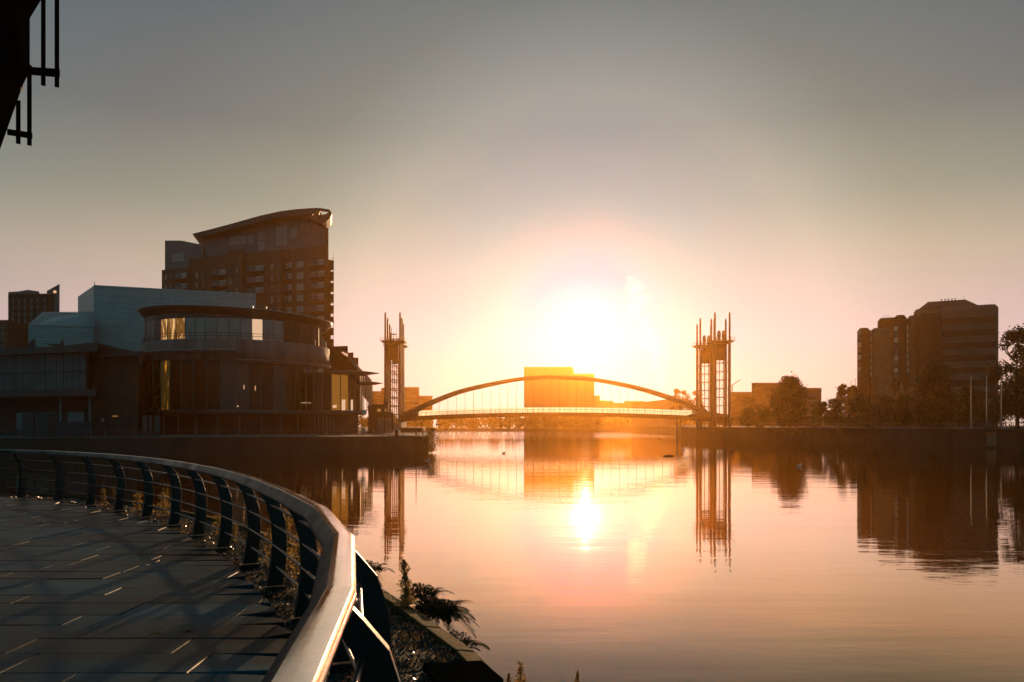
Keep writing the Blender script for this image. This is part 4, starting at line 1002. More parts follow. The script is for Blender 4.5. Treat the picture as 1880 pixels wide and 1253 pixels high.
f, t = blocks('grain_silo', 'huge square grain silo block standing behind the middle of the bridge', 610, [(962, 1050, 675.5, 40), (1050, 1090, 688, 34), (1090, 1101, 728, 20), (1101, 1112, 737, 18)], M['silo'])
MB().box(f.a(1004), f.a(1022), 4, 10, f.z(1000, 675.5), f.z(1000, 674)).build('roof_cabin', M['silo'], t)
rb = MB()
for k in range(22): x = f.a(964 + 5.8 * k); rb.box(x, x + .5, -.25, -.01, 1.4, f.z(1000, 690))
rb.build('wall_ribs', M['silo'], t)
blocks('warehouse', 'long low warehouse beside the silo under the right half of the arch', 606, [(1112, 1124, 738, 20), (1124, 1146, 741.5, 20), (1146, 1182, 738, 22), (1182, 1216, 741, 20)], M['silo'])
f = Fr(1160, 480, 1242, 470); t = f.thing('sloping_shed', 'low shed with sloping roof below the right end of the arch', 'shed')
MB().slab([(f.a(1160), 1), (f.a(1242), 1), (f.a(1242), f.z(1240, 733)), (f.a(1160), f.z(1160, 742))], 0, 20).build('wall', M['silo'], t)
MB().slab([(f.a(1158), f.z(1160, 742.4)), (f.a(1244), f.z(1240, 733.2)), (f.a(1244), f.z(1240, 732)), (f.a(1158), f.z(1160, 741))], -1, 21).build('roof', M['roof'], t)
blocks('office_block', 'stepped far office block rising behind the left end of the bridge', 640, [(738, 769, 712.5, 30), (769, 770.5, 727, 30), (770.5, 794, 728.5, 28)], M['brick'], 1)
blocks('office_block', 'far low office block between the canopies and the left lift tower', 600, [(682, 700, 720, 20), (700, 712, 714, 20)], M['brick'], 1)
blocks('office_block', 'far low building with flat roof behind the dark bushy tree on the right bank', 430, [(1342, 1380, 722, 20), (1380, 1438, 705, 24), (1438, 1480, 712, 22), (1480, 1508, 714.5, 20)], M['brick2'], 1)
def crane():
    D = 520; t = thing('crane', 'tiny far crane jib slanting up right of the right lift towers', 'crane', (PX(1344, D), D, 1.4))
    MB().tube((0, 0, 0), (0, 0, PZ(707, D) - 1.4), .4, n=6).build('mast', M['dark'], t)
    MB().tube((0, 0, PZ(708, D) - 1.4), (PX(1359, D) - PX(1344, D), 0, PZ(697.5, D) - 1.4), .28, n=5).build('jib', M['dark'], t)
crane()

# ------------------------------------------------------------------ right bank office complex
def pod_pts(a0, a1, d0, d1, c):  # chamfered rectangle
    return [(a0 + c, d0), (a1 - c, d0), (a1 - c * .3, d0 + c * .25), (a1, d0 + c), (a1, d1), (a0, d1), (a0, d0 + c), (a0 + c * .3, d0 + c * .25)]
def right_offices():
    f = Fr(1573, 300, 1835, 278); t = f.thing('brick_office_complex', 'stepped brown brick office complex with rounded corners on the right bank', 'building')
    z0 = RZ
    def pod(x0, x1, y, d0, d1, m_='brick2', c=1.2):
        a0, a1 = f.a(x0), f.a(x1); zt = f.z((x0 + x1) / 2, y); pts = pod_pts(a0, a1, d0, d1, c); mb = MB().prism(pts, z0, zt - 1.2)
        k = .8; pin = [(a0 + (p[0] - a0) * .0 + (k if p[0] < (a0 + a1) / 2 else -k) + (p[0] - a0), p[1] + k * (1 if p[1] < d1 - .1 else 0)) for p in pts]
        n = len(pts); mb.add([(x, y_, zt - 1.2) for x, y_ in pts] + [(x, y_, zt) for x, y_ in pin], [(i, (i + 1) % n, n + (i + 1) % n, n + i) for i in range(n)] + [tuple(range(n, 2 * n))])
        return mb.build('wall', M[m_], t)
    pod(1573, 1597, 602, 0, 14); pod(1597.2, 1641, 600, 2.5, 16, 'brick3')
    pod(1608, 1650, 579, 7, 20); pod(1640, 1664, 577.5, 1, 18); pod(1664.2, 1684, 577, 3, 18, 'brick3'); pod(1684.2, 1729, 576, -1, 18, 'brick2')
    pod(1676, 1729, 563, 5, 22, 'brick3'); pod(1722, 1834, 560, 1.5, 24, 'band', 1.5)
    # mansard plant storey with flues
    zt, zb = f.z(1740, 546), f.z(1740, 560.5); a = [f.a(x) for x in (1687, 1703, 1773, 1796)]
    MB().add([(a[0], 5, zb), (a[3], 5, zb), (a[3], 20, zb), (a[0], 20, zb), (a[1], 9, zt), (a[2], 9, zt), (a[2], 16, zt), (a[1], 16, zt)], [(0, 1, 5, 4), (1, 2, 6, 5), (2, 3, 7, 6), (3, 0, 4, 7), (4, 5, 6, 7)]).build('mansard_roof', M['roof'], t)
    for x in (1728, 1735, 1741, 1748, 1754): MB().tube((f.a(x), 10, zt - .2), (f.a(x), 10, zt + .5), .13, n=6).tube((f.a(x), 10, zt + .5), (f.a(x), 10, zt + .75), .3, n=8).build('flue', M['dark'], t)
    MB().tube((f.a(1770), 10, zt), (f.a(1770), 10, zt + 1.6), .04, n=5).build('aerial', M['dark'], t)
    MB().path([(f.a(1617), 8, f.z(1617, 579)), (f.a(1617), 8, f.z(1617, 576)), (f.a(1631), 8, f.z(1631, 576)), (f.a(1631), 8, f.z(1631, 579))], .07, 4).build('roof_guard', M['dark'], t)
    for k in range(10):     # long horizontal window bands on the big block
        y0 = 582 + 23.0 * k
        if y0 > 745: break
        o = MB().box(f.a(1728.5), f.a(1829), 1.4, 1.49, f.z(1780, y0 + 11.5), f.z(1780, y0)).build('window_band', M['glassdk'], t)
        m = MB()
        for i in range(27): x = f.a(1728.5) + (f.a(1829) - f.a(1728.5)) * i / 26; m.box(x - .06, x + .06, 1.33, 1.398, f.z(1780, y0 + 11.5), f.z(1780, y0))
        m.build('window_mullions', M['brick2'], o)
    def win(x0, x1, y0, y1, d, m_='glass'):
        o = MB().box(f.a(x0), f.a(x1), d - .06, d + .03, f.z(x0, y1), f.z(x0, y0)).build('window', M[m_], t)
        a0, a1 = f.a(x0), f.a(x1); zc = (f.z(x0, y1) + f.z(x0, y0)) / 2; ac = (a0 + a1) / 2
        MB().box(ac - .05, ac + .05, d - .1, d - .062, f.z(x0, y1), f.z(x0, y0)).box(a0, a1, d - .1, d - .062, zc - .05, zc + .05).build('window_frame', M['brick3'], o)
    for k in range(9):
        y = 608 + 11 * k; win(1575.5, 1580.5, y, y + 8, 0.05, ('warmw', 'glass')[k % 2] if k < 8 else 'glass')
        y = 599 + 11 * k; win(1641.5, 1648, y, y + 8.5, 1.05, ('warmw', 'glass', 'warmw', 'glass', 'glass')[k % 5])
    for k in range(7):
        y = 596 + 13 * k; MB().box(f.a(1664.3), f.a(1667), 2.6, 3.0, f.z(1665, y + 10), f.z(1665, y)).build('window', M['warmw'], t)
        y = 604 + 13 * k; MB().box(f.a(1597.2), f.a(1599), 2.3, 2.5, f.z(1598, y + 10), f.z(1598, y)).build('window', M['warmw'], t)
    for x in (1754, 1760, 1766, 1772, 1778, 1784): win(x, x + 4, 643, 652, 1.35, 'glass3')
    # low entrance with pale gables
    MB().box(f.a(1614), f.a(1652), -6, -1.1, z0, f.z(1630, 729)).build('entrance_wing', M['brick2'], t)
    for x in (1630, 1656):
        MB().slab([(f.a(x - 3), f.z(1630, 725)), (f.a(x + 4), f.z(1630, 725)), (f.a(x + 4), f.z(1630, 712)), (f.a(x + 1), f.z(1630, 703)), (f.a(x - 3), f.z(1630, 712))], -6.6, -6.1).build('entrance_gable', M['warmg'], t)
    MB().box(f.a(1616), f.a(1651), -6.7, -6.02, f.z(1630, 735), f.z(1630, 729.5)).build('canopy', M['warmg'], t)
    g = Fr(1556, 290, 1574, 292); MB().box(f.a(1557), f.a(1575), -3, 6, z0, f.z(1573, 711)).build('side_block', M['brick2'], t)
    MB().path([(f.a(1563), -2, f.z(1573, 711)), (f.a(1563), -2, f.z(1573, 702)), (f.a(1572), -2, f.z(1573, 695)), (f.a(1572), -2, f.z(1573, 711))], .1, 4).build('roof_guard', M['dark'], t)
M['brick3'] = mat('brick_reddish', (.24, .13, .07), .8, var=.3, scale=.6)
M['band'] = mat('spandrel_brick', (.16, .11, .08), .8, var=.2, scale=.4)
M['warmw'] = mat('window_painted_reflection', (.75, .55, .34), .3, var=.2, scale=.3, spec=1.0, metal=.2)  # pale amber base colour stands in for the windows' reflection
M['warmg'] = mat('pale_gable', (.24, .15, .08), .8)
M['glass3'] = mat('greenish_glass', (.09, .09, .04), .3)
right_offices()

# flagpoles
for i, px in enumerate((1783, 1811.5, 1838.5)):
    D = 158.0 + i * .4; t = thing('flagpole', ('bare flagpole on the right bank, left of three', 'bare flagpole on the right bank, middle of three', 'bare flagpole on the right bank, right of three')[i], 'flagpole', (PX(px, D), D, RZ), 0, 'flagpoles on the right bank')
    h = PZ(692, D) - RZ; MB().box(-.25, .25, -.25, .25, 0, .25).build('base', M['concrete'], t); MB().path([(0, 0, .2), (0, 0, h)], [.11, .06], 8).build('pole', M['palep'], t); MB().ball((0, 0, h + .08), .11).build('finial', M['palep'], t)

# right bank railing
def bank_rail():
    pts = [Vector(p) for p in ((70.5, 246.5, 0), (76.5, 222.5, 0), (87.3, 186, 0), (96.3, 150, 0), (105.3, 129, 0), (131, 96.5, 0))]
    off = Vector((96, 150, RZ)); t = thing('bank_railing', 'long thin railing along the top of the right bank wall', 'railing', off)
    for z in (1.2, .7, .25): MB().path([p + Vector((0, 0, RZ + z)) - off for p in pts], .035 if z > 1 else .02, 6).build('rail_bar', M['post'], t)
    first = None
    for a, b in zip(pts, pts[1:]):
        n = max(1, int((b - a).length / 2.6))
        for k in range(n):
            loc = a.lerp(b, k / n) + Vector((0, 0, RZ)) - off
            if not first: first = MB().box(-.04, .04, -.04, .04, 0, 1.2).build('rail_post', M['post'], t); first.location = loc
            else: c = first.copy(); COL.objects.link(c); c.location = loc
bank_rail()
# pale repair panel and coping on the right wall
def wall_bits():
    a, b = Vector((86, 185, 0)), Vector((95, 149, 0)); c = Vector((104, 128, 0))
    mb = MB()
    for p, q in ((Vector((75, 222, 0)), a), (a, b), (b, c)):
        d = (q - p).normalized(); n = Vector((d.y, -d.x, 0)); n = n if n.x < 0 else -n
        mb.add([p + n * .12 + Vector((0, 0, RZ + .002)), q + n * .12 + Vector((0, 0, RZ + .002)), q - n * .5 + Vector((0, 0, RZ + .002)), p - n * .5 + Vector((0, 0, RZ + .002)),
                p + n * .12 + Vector((0, 0, RZ + .2)), q + n * .12 + Vector((0, 0, RZ + .2)), q - n * .5 + Vector((0, 0, RZ + .2)), p - n * .5 + Vector((0, 0, RZ + .2))],
               [(0, 1, 5, 4), (4, 5, 6, 7), (2, 3, 7, 6), (3, 0, 4, 7), (1, 2, 6, 5)])
    struct('wall_coping', mb, M['concrete'])
    p = a.lerp(b, .80); q = a.lerp(b, .86); d = (q - p).normalized(); n = Vector((-d.y, d.x, 0)); n = n if n.x < 0 else -n
    t = MB().add([p + n * .02 + Vector((0, 0, .4)), q + n * .02 + Vector((0, 0, .4)), q + n * .02 + Vector((0, 0, 3.1)), p + n * .02 + Vector((0, 0, 3.1)), p + n * .12 + Vector((0, 0, .4)), q + n * .12 + Vector((0, 0, .4)), q + n * .12 + Vector((0, 0, 3.1)), p + n * .12 + Vector((0, 0, 3.1))],
                 [(0, 3, 2, 1), (4, 5, 6, 7), (0, 1, 5, 4), (1, 2, 6, 5), (2, 3, 7, 6), (3, 0, 4, 7)]).build('wall_panel', M['warmg'])
    tag(t, 'pale stone panel set into the dark right bank wall', 'wall panel')
wall_bits()

# ------------------------------------------------------------------ trees and bushes
def tree(label, px, D, ytop, wpx, z0, leafm='leafdk', n=2600, ls=.5, shape='round', seed=1, name='tree', ybot=None, cat='tree', group=None, density=1.0):
    n = int(n * 1.9); ls = ls * 1.45; rng = random.Random(seed); X = PX(px, D); H = PZ(ytop, D) - z0; W_ = wpx * D / F / 2
    zb = (PZ(ybot, D) - z0) if ybot else H * .18
    t = thing(name, label, cat, (X, D, z0), 0, group)
    tr = MB(); lean = rng.uniform(-.4, .4)
    tr.path([(0, 0, -.2), (lean * .3, 0, H * .35), (lean, .2, H * .8)], [H * .018 + .05, H * .012 + .03, .05], 8)
    tips = []
    for k in range(11 if H > 3 else 5):
        a = rng.uniform(0, 6.28); s = rng.uniform(.2, .7); z = H * s; l = W_ * rng.uniform(.5, .95)
        p0 = Vector((lean * s, 0, z)); p1 = p0 + Vector((math.cos(a) * l * .6, math.sin(a) * l * .6, H * .1)); p2 = p0 + Vector((math.cos(a) * l, math.sin(a) * l, H * rng.uniform(.12, .25)))
        p2.z = min(p2.z, H * .93)
        tr.path([p0, p1, p2], [H * .012 + .02, H * .006 + .015, .015], 5); tips.append(p2)
    tr.build('trunk', M['bark'], t)
    cr = MB(); cl = []
    for _ in range(int(60 * density)):
        s = rng.random(); a = rng.uniform(0, 6.28)
        if shape == 'round': rad = W_ * math.sin(math.pi * min(1, .12 + .82 * s)) ** .7
        elif shape == 'cone': rad = W_ * (1 - s) ** .75 * (.75 + .25 * math.sin(s * 9 + seed))
        elif shape == 'egg': rad = W_ * (math.sin(math.pi * (.15 + .8 * s)) ** .6) * (1.05 - .35 * s)
        else: rad = W_ * (1 - .5 * s)
        rr = rad * rng.random() ** .45 * .86; z = zb + (H - zb) * s * .95
        cl.append((Vector((math.cos(a) * rr, math.sin(a) * rr, z)), rng.uniform(.20, .36) * W_ * (1 - .3 * s) + .15))
    for c, r in cl:
        for _ in range(int(n / len(cl))):
            d = Vector((rng.gauss(0, 1), rng.gauss(0, 1), rng.gauss(0, .8))); d = d.normalized() * r * rng.random() ** .4
            p = c + d
            if p.z > H * 1.02: continue
            cr.leaf(p, ls, rng)
    for _ in range(int(n * .12)):       # stray twigs around the outline
        c, r = rng.choice(cl); d = Vector((rng.gauss(0, 1), rng.gauss(0, 1), rng.gauss(0, 1))).normalized() * r * rng.uniform(.9, 1.7); cr.leaf(c + d, ls * .8, rng)
    cr.build('crown', M[leafm], t)
    return t
GT = 'trees along the right bank'; GB = 'bushes along the right bank'
tree('broad dark bushy tree with ragged top standing alone right of the lift towers', 1450, 232, 692, 76, RZ, 'leafdk', 5200, .5, 'egg', 3, density=1.5, group=GT, ybot=776)
tree('large dark willow-like tree before the brick office complex', 1716, 205, 664, 98, RZ, 'leafdk', 6500, .5, 'egg', 5, density=1.7, group=GT, ybot=778)
tree('tall dark tree at the right edge beside the flagpoles', 1868, 172, 604, 96, RZ, 'leafdk', 5500, .45, 'round', 9, density=1.5, group=GT, ybot=760)
tree('dark tree crown just inside the right frame edge, behind the tallest one', 1905, 190, 640, 120, RZ, 'leafdk', 4200, .5, 'round', 19, density=1.3, group=GT, ybot=770)
tree('dark tree hiding the foot of the brick office complex, right of the willow-like one', 1775, 212, 712, 80, RZ, 'leafdk', 3600, .5, 'egg', 29, density=1.3, group=GT, ybot=778)
tree('sunlit leafy tree just behind the right end of the arch', 1250, 330, 712, 44, 1.6, 'leafau', 1500, .55, 'round', 12, density=.8, group=GT)
tree('sunlit tree crown hugging the left side of the right lift towers', 1280, 318, 714, 30, 1.6, 'leafau', 1400, .5, 'round', 13, density=.8, group=GT)
tree('low sunlit tree between the dark bushy tree and the office complex', 1546, 262, 705, 34, RZ, 'leafau', 1600, .45, 'egg', 21, group=GT, ybot=765)
tree('small sunlit tree left of the office complex side block', 1567, 268, 706, 26, RZ, 'leafau', 1300, .4, 'egg', 22, group=GT, ybot=765)
for i, (px, D, yt, w, m_, lab) in enumerate(((1372, 240, 748, 40, 'leaf', 'low hazy bush just right of the right lift towers'), (1402, 236, 750, 34, 'leaf', 'low bush touching the left side of the dark bushy tree'), (1508, 226, 738, 52, 'leaf', 'wide low bush right of the dark bushy tree'),
        (1535, 222, 732, 46, 'leafdk', 'dark bush below the small sunlit trees'), (1580, 216, 722, 60, 'leafdk', 'big dark bush at the foot of the office side block'), (1626, 212, 728, 56, 'leafdk', 'dark bush before the office entrance'), (1656, 208, 722, 40, 'leaf', 'bush against the left side of the willow-like tree'),
        (1822, 196, 738, 80, 'leafdk', 'dark bush behind the flagpoles'))):
    tree(lab, px, D, yt, w, RZ, m_, 1500, .36, 'dome', 40 + i, 'bush', 779, 'bush', GB, .8)
def far_wood():
    rng = random.Random(77); cr = MB()
    for k in range(420):
        X = rng.uniform(-330, 330); Y = rng.uniform(599, 616); h = rng.uniform(8, 13) + 2 * noise.noise(Vector((X * .02, 0, 3)))
        if 4 < X < 125 and Y > 604: Y = rng.uniform(599, 604)
        for _ in range(110):
            d = Vector((rng.gauss(0, 1), rng.gauss(0, 1), rng.gauss(0, 1))).normalized() * rng.random() ** .4
            cr.leaf((X + d.x * 3.6, Y + d.y * 3, 1.4 + h * .5 + d.z * h * .5), 2.2, rng)
        cr.path([(X, Y, 1.2), (X, Y, 1.4 + h * .6)], .2, 5)
    o = cr.build('far_wood', M['leafdk']); tag(o, 'hazy low line of far trees on the bank beyond the bridge', 'trees', kind='stuff')
far_wood()
def side_wood():
    # rough growth hanging over the tip of the left quay
    rng = random.Random(31); t = thing('quay_shrub', 'ragged shrub spilling over the tip of the left quay wall', 'shrub', (-13.5, 130, QZ))
    cr = MB()
    for _ in range(2600):
        z = rng.uniform(-2.5, 1.4); w = 1.2 - abs(z + .4) * .25
        cr.leaf((rng.gauss(.35 - z * .0, w * .5), rng.gauss(0, 1.4), z), .22, rng)
    cr.build('foliage', M['leafau'], t); MB().path([(0, 0, -.5), (.3, 0, .3), (.2, 0, 1.0)], [.08, .05, .02], 5).build('stem', M['bark'], t)
side_wood()
def bank_scrub():
    rng = random.Random(91); mb = MB(); ps = [Vector(p) for p in ((62, 249, 0), (75, 222, 0), (86, 185, 0), (95, 149, 0), (104, 128, 0), (118, 111, 0))]
    for a, b in zip(ps, ps[1:]):
        L_ = (b - a).length
        for k in range(int(L_ / 1.1)):
            p = a.lerp(b, rng.random()); q = noise.noise(p * .07 + Vector((3, 1, 0)))
            if q < -.12: continue
            s = rng.uniform(.5, 1.5) * (1 + q); hang = rng.uniform(-2.6, .3)
            for _ in range(90):
                d = Vector((rng.gauss(0, 1), rng.gauss(0, 1), rng.gauss(0, 1))).normalized() * rng.random() ** .4
                mb.leaf((p.x + d.x * s * .8, p.y + d.y * s, RZ + hang * rng.random() + d.z * s * .7), .34, rng)
    o = mb.build('bank_scrub', M['leafdk']); tag(o, 'dark scrub trailing over the top of the right bank wall', 'scrub', kind='stuff')
bank_scrub()

# ------------------------------------------------------------------ foreground plants
def tall_weed(label, px, py_base, D, h, seed, heads=60, group=None, spread=.05, z0=None):
    rng = random.Random(seed); z0 = VZ if z0 is None else z0; X = PX(px, D)
    t = thing('weed', label, 'weed', (X, D, z0), 0, group)
    st = MB(); lean = rng.uniform(-.05, .05); st.path([(0, 0, -.02), (lean * .5, 0, h * .5), (lean, 0, h)], [.006, .005, .002], 6); st.build('stem', M['fern'], t)
    fl = MB()
    for _ in range(heads * 9):
        s = rng.random() ** .7; w = spread * (1.25 - .75 * s) * (1 + .5 * math.sin(s * 17)); a = rng.uniform(0, 6.28)
        c = Vector((lean * s + math.cos(a) * w * rng.random(), math.sin(a) * w * rng.random(), h * (.12 + .9 * s)))
        fl.leaf(c, .022 + .02 * (1 - s), rng)
    for k in range(14):
        s = .1 + .8 * k / 14; a = rng.uniform(0, 6.28); p = Vector((lean * s, 0, h * s)); q = p + Vector((math.cos(a) * spread * 1.3, math.sin(a) * spread, .03)); fl.path([p, q], [.0022, .001], 4)
    fl.build('flower_head', M['weed'], t)
GW = 'dry weeds growing beyond the curved railing'
tall_weed('tallest dry golden weed standing up before the water right of the handrail', 748, 1120, 7.63, .47, 1, 110, GW, .06)
tall_weed('shorter dry weed leaning at the foot of the tallest one', 741, 1130, 7.7, .18, 2, 40, GW, .05)
weeds = [(253, 15.8, .42, .10, 'bushy dry weed seen through the railing, leftmost of the golden ones'), (272, 15.6, .38, .09, 'small golden weed right next to the leftmost bushy one'), (300, 15.0, .48, .13, 'broad golden weed clump behind the railing gap left of centre'),
         (192, 17.0, .40, .06, 'thin dry weed by a post near the far left bend of the railing'), (404, 12.6, .36, .10, 'low golden weed behind the middle railing bars'), (425, 12.0, .25, .08, 'very low weed tuft beside the low golden weed'),
         (497, 10.0, .46, .09, 'golden weed with round head between two posts'), (512, 9.8, .38, .12, 'thick golden weed clump lower down between the posts'), (532, 9.2, .80, .09, 'tall golden weed glowing between the near posts'),
         (548, 9.0, .55, .12, 'bushy weed below the tall glowing one'), (565, 8.4, .42, .10, 'golden weed just behind the sharp bend of the handrail')]
for i, (px, D, h, sp, lab) in enumerate(weeds):
    tall_weed(lab, px, 0, D, h, 10 + i, int(40 + 300 * sp), GW, sp)
GP = 'golden plant tips poking up at the bottom edge of the picture'
for i, (px, D, zt, sp, lab) in enumerate(((934, 5.6, 1242, .035, 'small golden plant tip at the bottom edge, left of three'), (962, 5.5, 1222, .06, 'largest golden plant tip at the bottom edge, middle of three'), (1048, 5.5, 1238, .035, 'golden plant tip at the bottom edge standing apart on the right'))):
    z1 = PZ(zt, D); tall_weed(lab, px, 0, D, z1 - 1.9, 50 + i, 60 + int(sp * 900), GP, sp, z0=1.9)
def fern(label, px, D, z, L_, nfr, seed, az0, az1, group):
    rng = random.Random(seed); t = thing('fern', label, 'fern', (PX(px, D), D, z), 0, group)
    for k in range(nfr):
        az = az0 + (az1 - az0) * (k + rng.random()) / nfr; l = L_ * rng.uniform(.45, 1.1); mb = MB(); pts = []; rise = rng.uniform(.25, .95)
        o = Vector((rng.uniform(-.16, .16), rng.uniform(-.12, .12), 0)); n = 20
        for s in range(n):
            u = s / (n - 1); pts.append(o + Vector((math.cos(az) * l * u, math.sin(az) * l * u, l * (rise * u - .75 * u * u))))
        mb.path(pts, [.0035 * (1 - i / (n + 1)) + .0008 for i in range(n)], 4)
        for s in range(3, n):
            u = s / (n - 1); p = pts[s]; d = (pts[s] - pts[s - 1]).normalized(); sd = d.cross(Vector((rng.uniform(-.2, .2), 0, 1))).normalized(); w = l * .20 * math.sin(math.pi * (.10 + .88 * u)) ** .8 * rng.uniform(.8, 1.15)
            for g in (-1, 1):
                q = p + sd * g * w + d * w * .55 + Vector((0, 0, -w * rng.uniform(0, .4))); m = 5
                for h in range(m):       # pinnules along each pinna
                    r_ = p.lerp(q, (h + .3) / m); e_ = .012 * (1 - h / (m + 1)) + .004
                    mb.add([r_ - d * .003, r_ + d * e_ + sd * g * .007, r_ + d * .004], [(0, 1, 2)]); mb.add([r_ - d * .003, r_ - d * e_ * .7 + sd * g * .007, r_ + d * .004], [(0, 1, 2)])
                mb.add([p - d * .0035, q, p + d * .0035], [(0, 1, 2)])
        mb.build('frond', M['fern'], t)
    fl = MB()
    for _ in range(nfr * 22):
        a = rng.uniform(az0 - .4, az1 + .4); r_ = L_ * .75 * rng.random() ** .6; fl.leaf((math.cos(a) * r_, math.sin(a) * r_, rng.uniform(-.05, .13) * (1 - r_ / L_ * .6) + .02), .03, rng)
    fl.build('undergrowth', M['fern'], t)
GF = 'ferns growing out over the water from the kerb'
fern('bracken clump hanging over the water from the kerb, largest and lowest', 798, 7.75, VZ - .06, .30, 90, 1, -1.6, 2.6, GF)
fern('bracken clump just right of the tallest weed', 768, 8.2, VZ, .24, 34, 2, -.8, 2.8, GF)
fern('small fern on the kerb close behind the handrail', 668, 9.6, VZ, .26, 26, 3, -.8, 2.6, GF)
fern('low fern frond dipping towards the water near the bottom', 832, 7.0, VZ - .18, .22, 16, 4, -1.0, 1.9, GF)
# thin flat slab, evenly matt black, at the foot of the kerb
def black_slab():
    D = 6.0; p = [PG(776, 5.80, 0), PG(885, 5.88, 0), PG(925, 5.45, 0), PG(830, 5.0, 0)]
    o = MB().prism([(q.x, q.y) for q in p][::-1], VZ - .02, VZ + .04).build('flat_slab', mat('matt_black_slab', (.006, .006, .006), 1.0, spec=0.0), bevel=.01); tag(o, 'flat black slab lying on the gravel at the bottom edge', 'cover slab')  # plain matt black slab; its use as a cover is a guess
black_slab()

# ------------------------------------------------------------------ birds, driftwood, plume
def bird(px, py, label, s=.5, m_='dark'):
    D = CH * F / (py - HZ); t = thing('water_bird', label, 'bird', (PX(px, D), D, 0), random.Random(int(px)).uniform(-.6, .6), 'birds floating on the river')
    b = MB().ball((0, 0, s * .16), s * .5, s * .24, s * .2, 10); b.path([(s * .36, 0, s * .2), (s * .46, 0, s * .42), (s * .5, 0, s * .55)], [s * .1, s * .06, s * .06], 7); b.ball((s * .54, 0, s * .58), s * .12, s * .09, s * .09, 8)
    b.path([(-s * .4, 0, s * .2), (-s * .68, 0, s * .32)], [s * .1, s * .02], 6); b.build('body', M[m_], t); MB().path([(s * .62, 0, s * .57), (s * .78, 0, s * .54)], [s * .04, s * .012], 5).build('beak', M['leafau'], t)
bird(1467, 857, 'pale water bird floating before the right bank', .6, 'white'); bird(1211, 806, 'dark water bird under the right end of the deck', .9); bird(976, 803, 'dark water bird floating left of the sun glitter', .9)
bird(925, 833, 'dark water bird on the bright water left of the silo reflection', .6); bird(785, 846, 'pale gull on the water off the left quay tip', .5, 'white'); bird(1254, 827, 'pale water bird near the driftwood', .6, 'white')
D_ = CH * F / (838 - HZ)
o = MB().path([(-.75, 0, .05), (0, .05, .1), (.75, 0, .08)], [.1, .16, .1], 8).build('driftwood', M['dark']); o.location = (PX(1227, D_), D_, 0); tag(o, 'short dark log floating below the right end of the bridge', 'driftwood')

def fallen_leaf(px, py, label, rz):
    D = 1.72 * F / (py - HZ); rng = random.Random(int(px)); o = MB(); n = 8; vs = []
    for i in range(n + 1):
        u = i / n; w = .028 * math.sin(math.pi * u) ** .7
        for sgn in (-1, 0, 1): vs.append((u * .10 - .05, sgn * w, .006 + .022 * (2 * u - 1) ** 2 + (.010 if sgn else 0)))
    o.add(vs, [(i * 3 + k, (i + 1) * 3 + k, (i + 1) * 3 + k + 1, i * 3 + k + 1) for i in range(n) for k in range(2)], True)
    o.path([(.05, 0, .028), (.075, .004, .03)], [.0015, .001], 4)
    b = o.build('fallen_leaf', M['dryleaf']); b.location = (PX(px, D), D, DZ + .004); b.rotation_euler = (0, 0, rz); tag(b, label, 'leaf', 'fallen leaves on the paving')
M['dryleaf'] = mat('dry_leaf', (.30, .20, .10), .5, var=.3, scale=30, trans=.3)
fallen_leaf(286, 1160, 'pale curled dry leaf on the paving, flatter one left of its neighbour', .2); fallen_leaf(345, 1157, 'crescent shaped dry leaf on the paving nearest the handrail', .5); fallen_leaf(76, 959, 'tiny bright dry leaf far back on the paving at the left', 1.2)
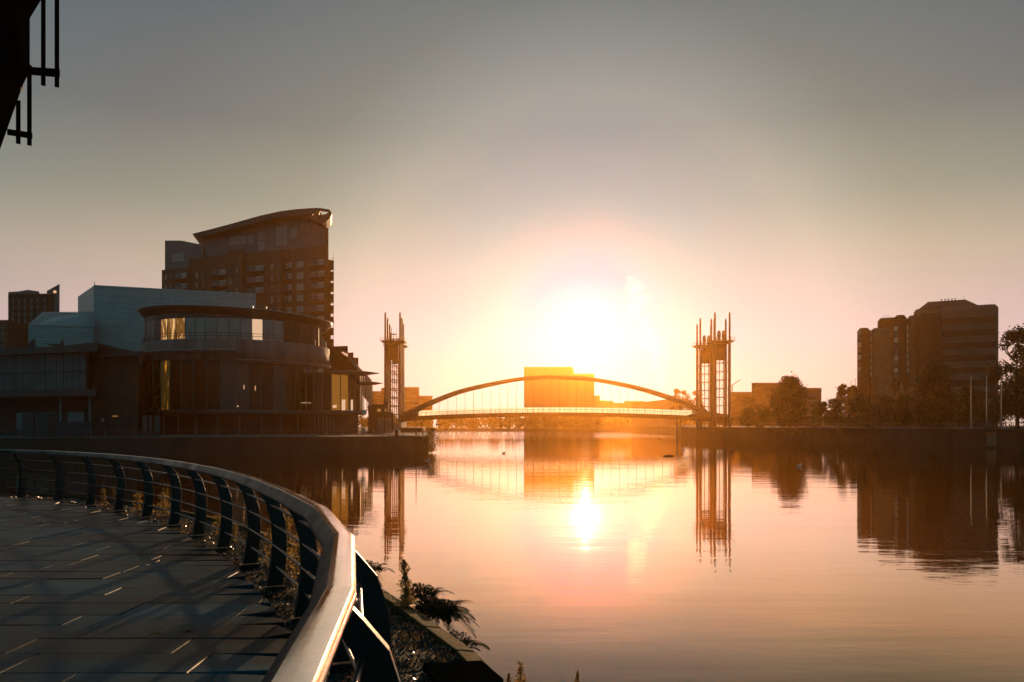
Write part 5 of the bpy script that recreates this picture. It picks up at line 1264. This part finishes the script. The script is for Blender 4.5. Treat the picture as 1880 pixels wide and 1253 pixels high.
def plume():
    D = 1000.0; pts = [(1216, 784, 8), (1214, 735, 10), (1213, 705, 13), (1210, 680, 20), (1203, 650, 27), (1196, 625, 30), (1183, 600, 27), (1172, 575, 24), (1176, 550, 26), (1168, 525, 22), (1160, 508, 12)]
    bm = MB(); n = 20; vs = []
    base = P(1216, 784, D)
    for i, (x, y, r) in enumerate(pts):
        c = P(x, y, D) - base; rr = r / F * D
        for k in range(n):
            a = 2 * math.pi * k / n; w = rr * 1.35
            vs.append(c + Vector((math.cos(a) * w, math.sin(a) * w, 0)))
    fs = [(i * n + k, i * n + (k + 1) % n, (i + 1) * n + (k + 1) % n, (i + 1) * n + k) for i in range(len(pts) - 1) for k in range(n)] + [tuple(range(n - 1, -1, -1)), tuple(range(len(vs) - n, len(vs)))]
    o = bm.add(vs, fs).build('steam_plume', None); o.location = base
    m = bpy.data.materials.new('steam'); m.use_nodes = True; t = m.node_tree; t.nodes.clear(); oo = t.nodes.new('ShaderNodeOutputMaterial'); v = t.nodes.new('ShaderNodeVolumePrincipled')
    v.inputs['Color'].default_value = (.72, .92, 1, 1); v.inputs['Anisotropy'].default_value = .6
    def nn(ty, **k):
        q = t.nodes.new(ty)
        for a, b in k.items(): setattr(q, a, b)
        return q
    def mt(op, a, b=0.0, clamp=False):
        q = nn('ShaderNodeMath', operation=op, use_clamp=clamp)
        for i_, v_ in enumerate((a, b)):
            if isinstance(v_, (int, float)): q.inputs[i_].default_value = v_
            else: t.links.new(v_, q.inputs[i_])
        return q.outputs[0]
    c = nn('ShaderNodeTexCoord'); sp = nn('ShaderNodeSeparateXYZ'); t.links.new(c.outputs['Object'], sp.inputs[0])
    H = P(*pts[-1][:2], D).z - base.z; cr = nn('ShaderNodeValToRGB'); cr.color_ramp.interpolation = 'LINEAR'
    while len(cr.color_ramp.elements) < len(pts): cr.color_ramp.elements.new(.5)
    for el, (x, y, r) in zip(cr.color_ramp.elements, pts):
        q = P(x, y, D) - base; el.position = q.z / H; el.color = ((q.x + 60) / 80, r / F * D / 40, 0, 1)
    t.links.new(mt('DIVIDE', sp.outputs[2], H), cr.inputs[0]); sc = nn('ShaderNodeSeparateColor'); t.links.new(cr.outputs[0], sc.inputs[0])
    dx = mt('SUBTRACT', sp.outputs[0], mt('SUBTRACT', mt('MULTIPLY', sc.outputs[0], 80.0), 60.0))
    rr = mt('SQRT', mt('ADD', mt('MULTIPLY', dx, dx), mt('MULTIPLY', sp.outputs[1], sp.outputs[1])))
    fall = mt('SUBTRACT', 1.0, mt('DIVIDE', rr, mt('MULTIPLY', sc.outputs[1], 40.0)), True)
    nz = nn('ShaderNodeTexNoise'); nz.inputs['Scale'].default_value = .06; nz.inputs['Detail'].default_value = 6; nz.inputs['Roughness'].default_value = .65; nz.inputs['Distortion'].default_value = .8
    t.links.new(c.outputs['Object'], nz.inputs['Vector']); r = nn('ShaderNodeMapRange'); r.inputs[1].default_value = .48; r.inputs[2].default_value = .62
    t.links.new(nz.outputs[0], r.inputs[0])
    t.links.new(mt('MULTIPLY', mt('MULTIPLY', fall, r.outputs[0]), .065), v.inputs['Density']); t.links.new(v.outputs[0], oo.inputs['Volume'])
    o.data.materials.append(m); tag(o, 'white steam plume rising in front of the sky right of the sun', 'steam plume', kind='stuff')
plume()
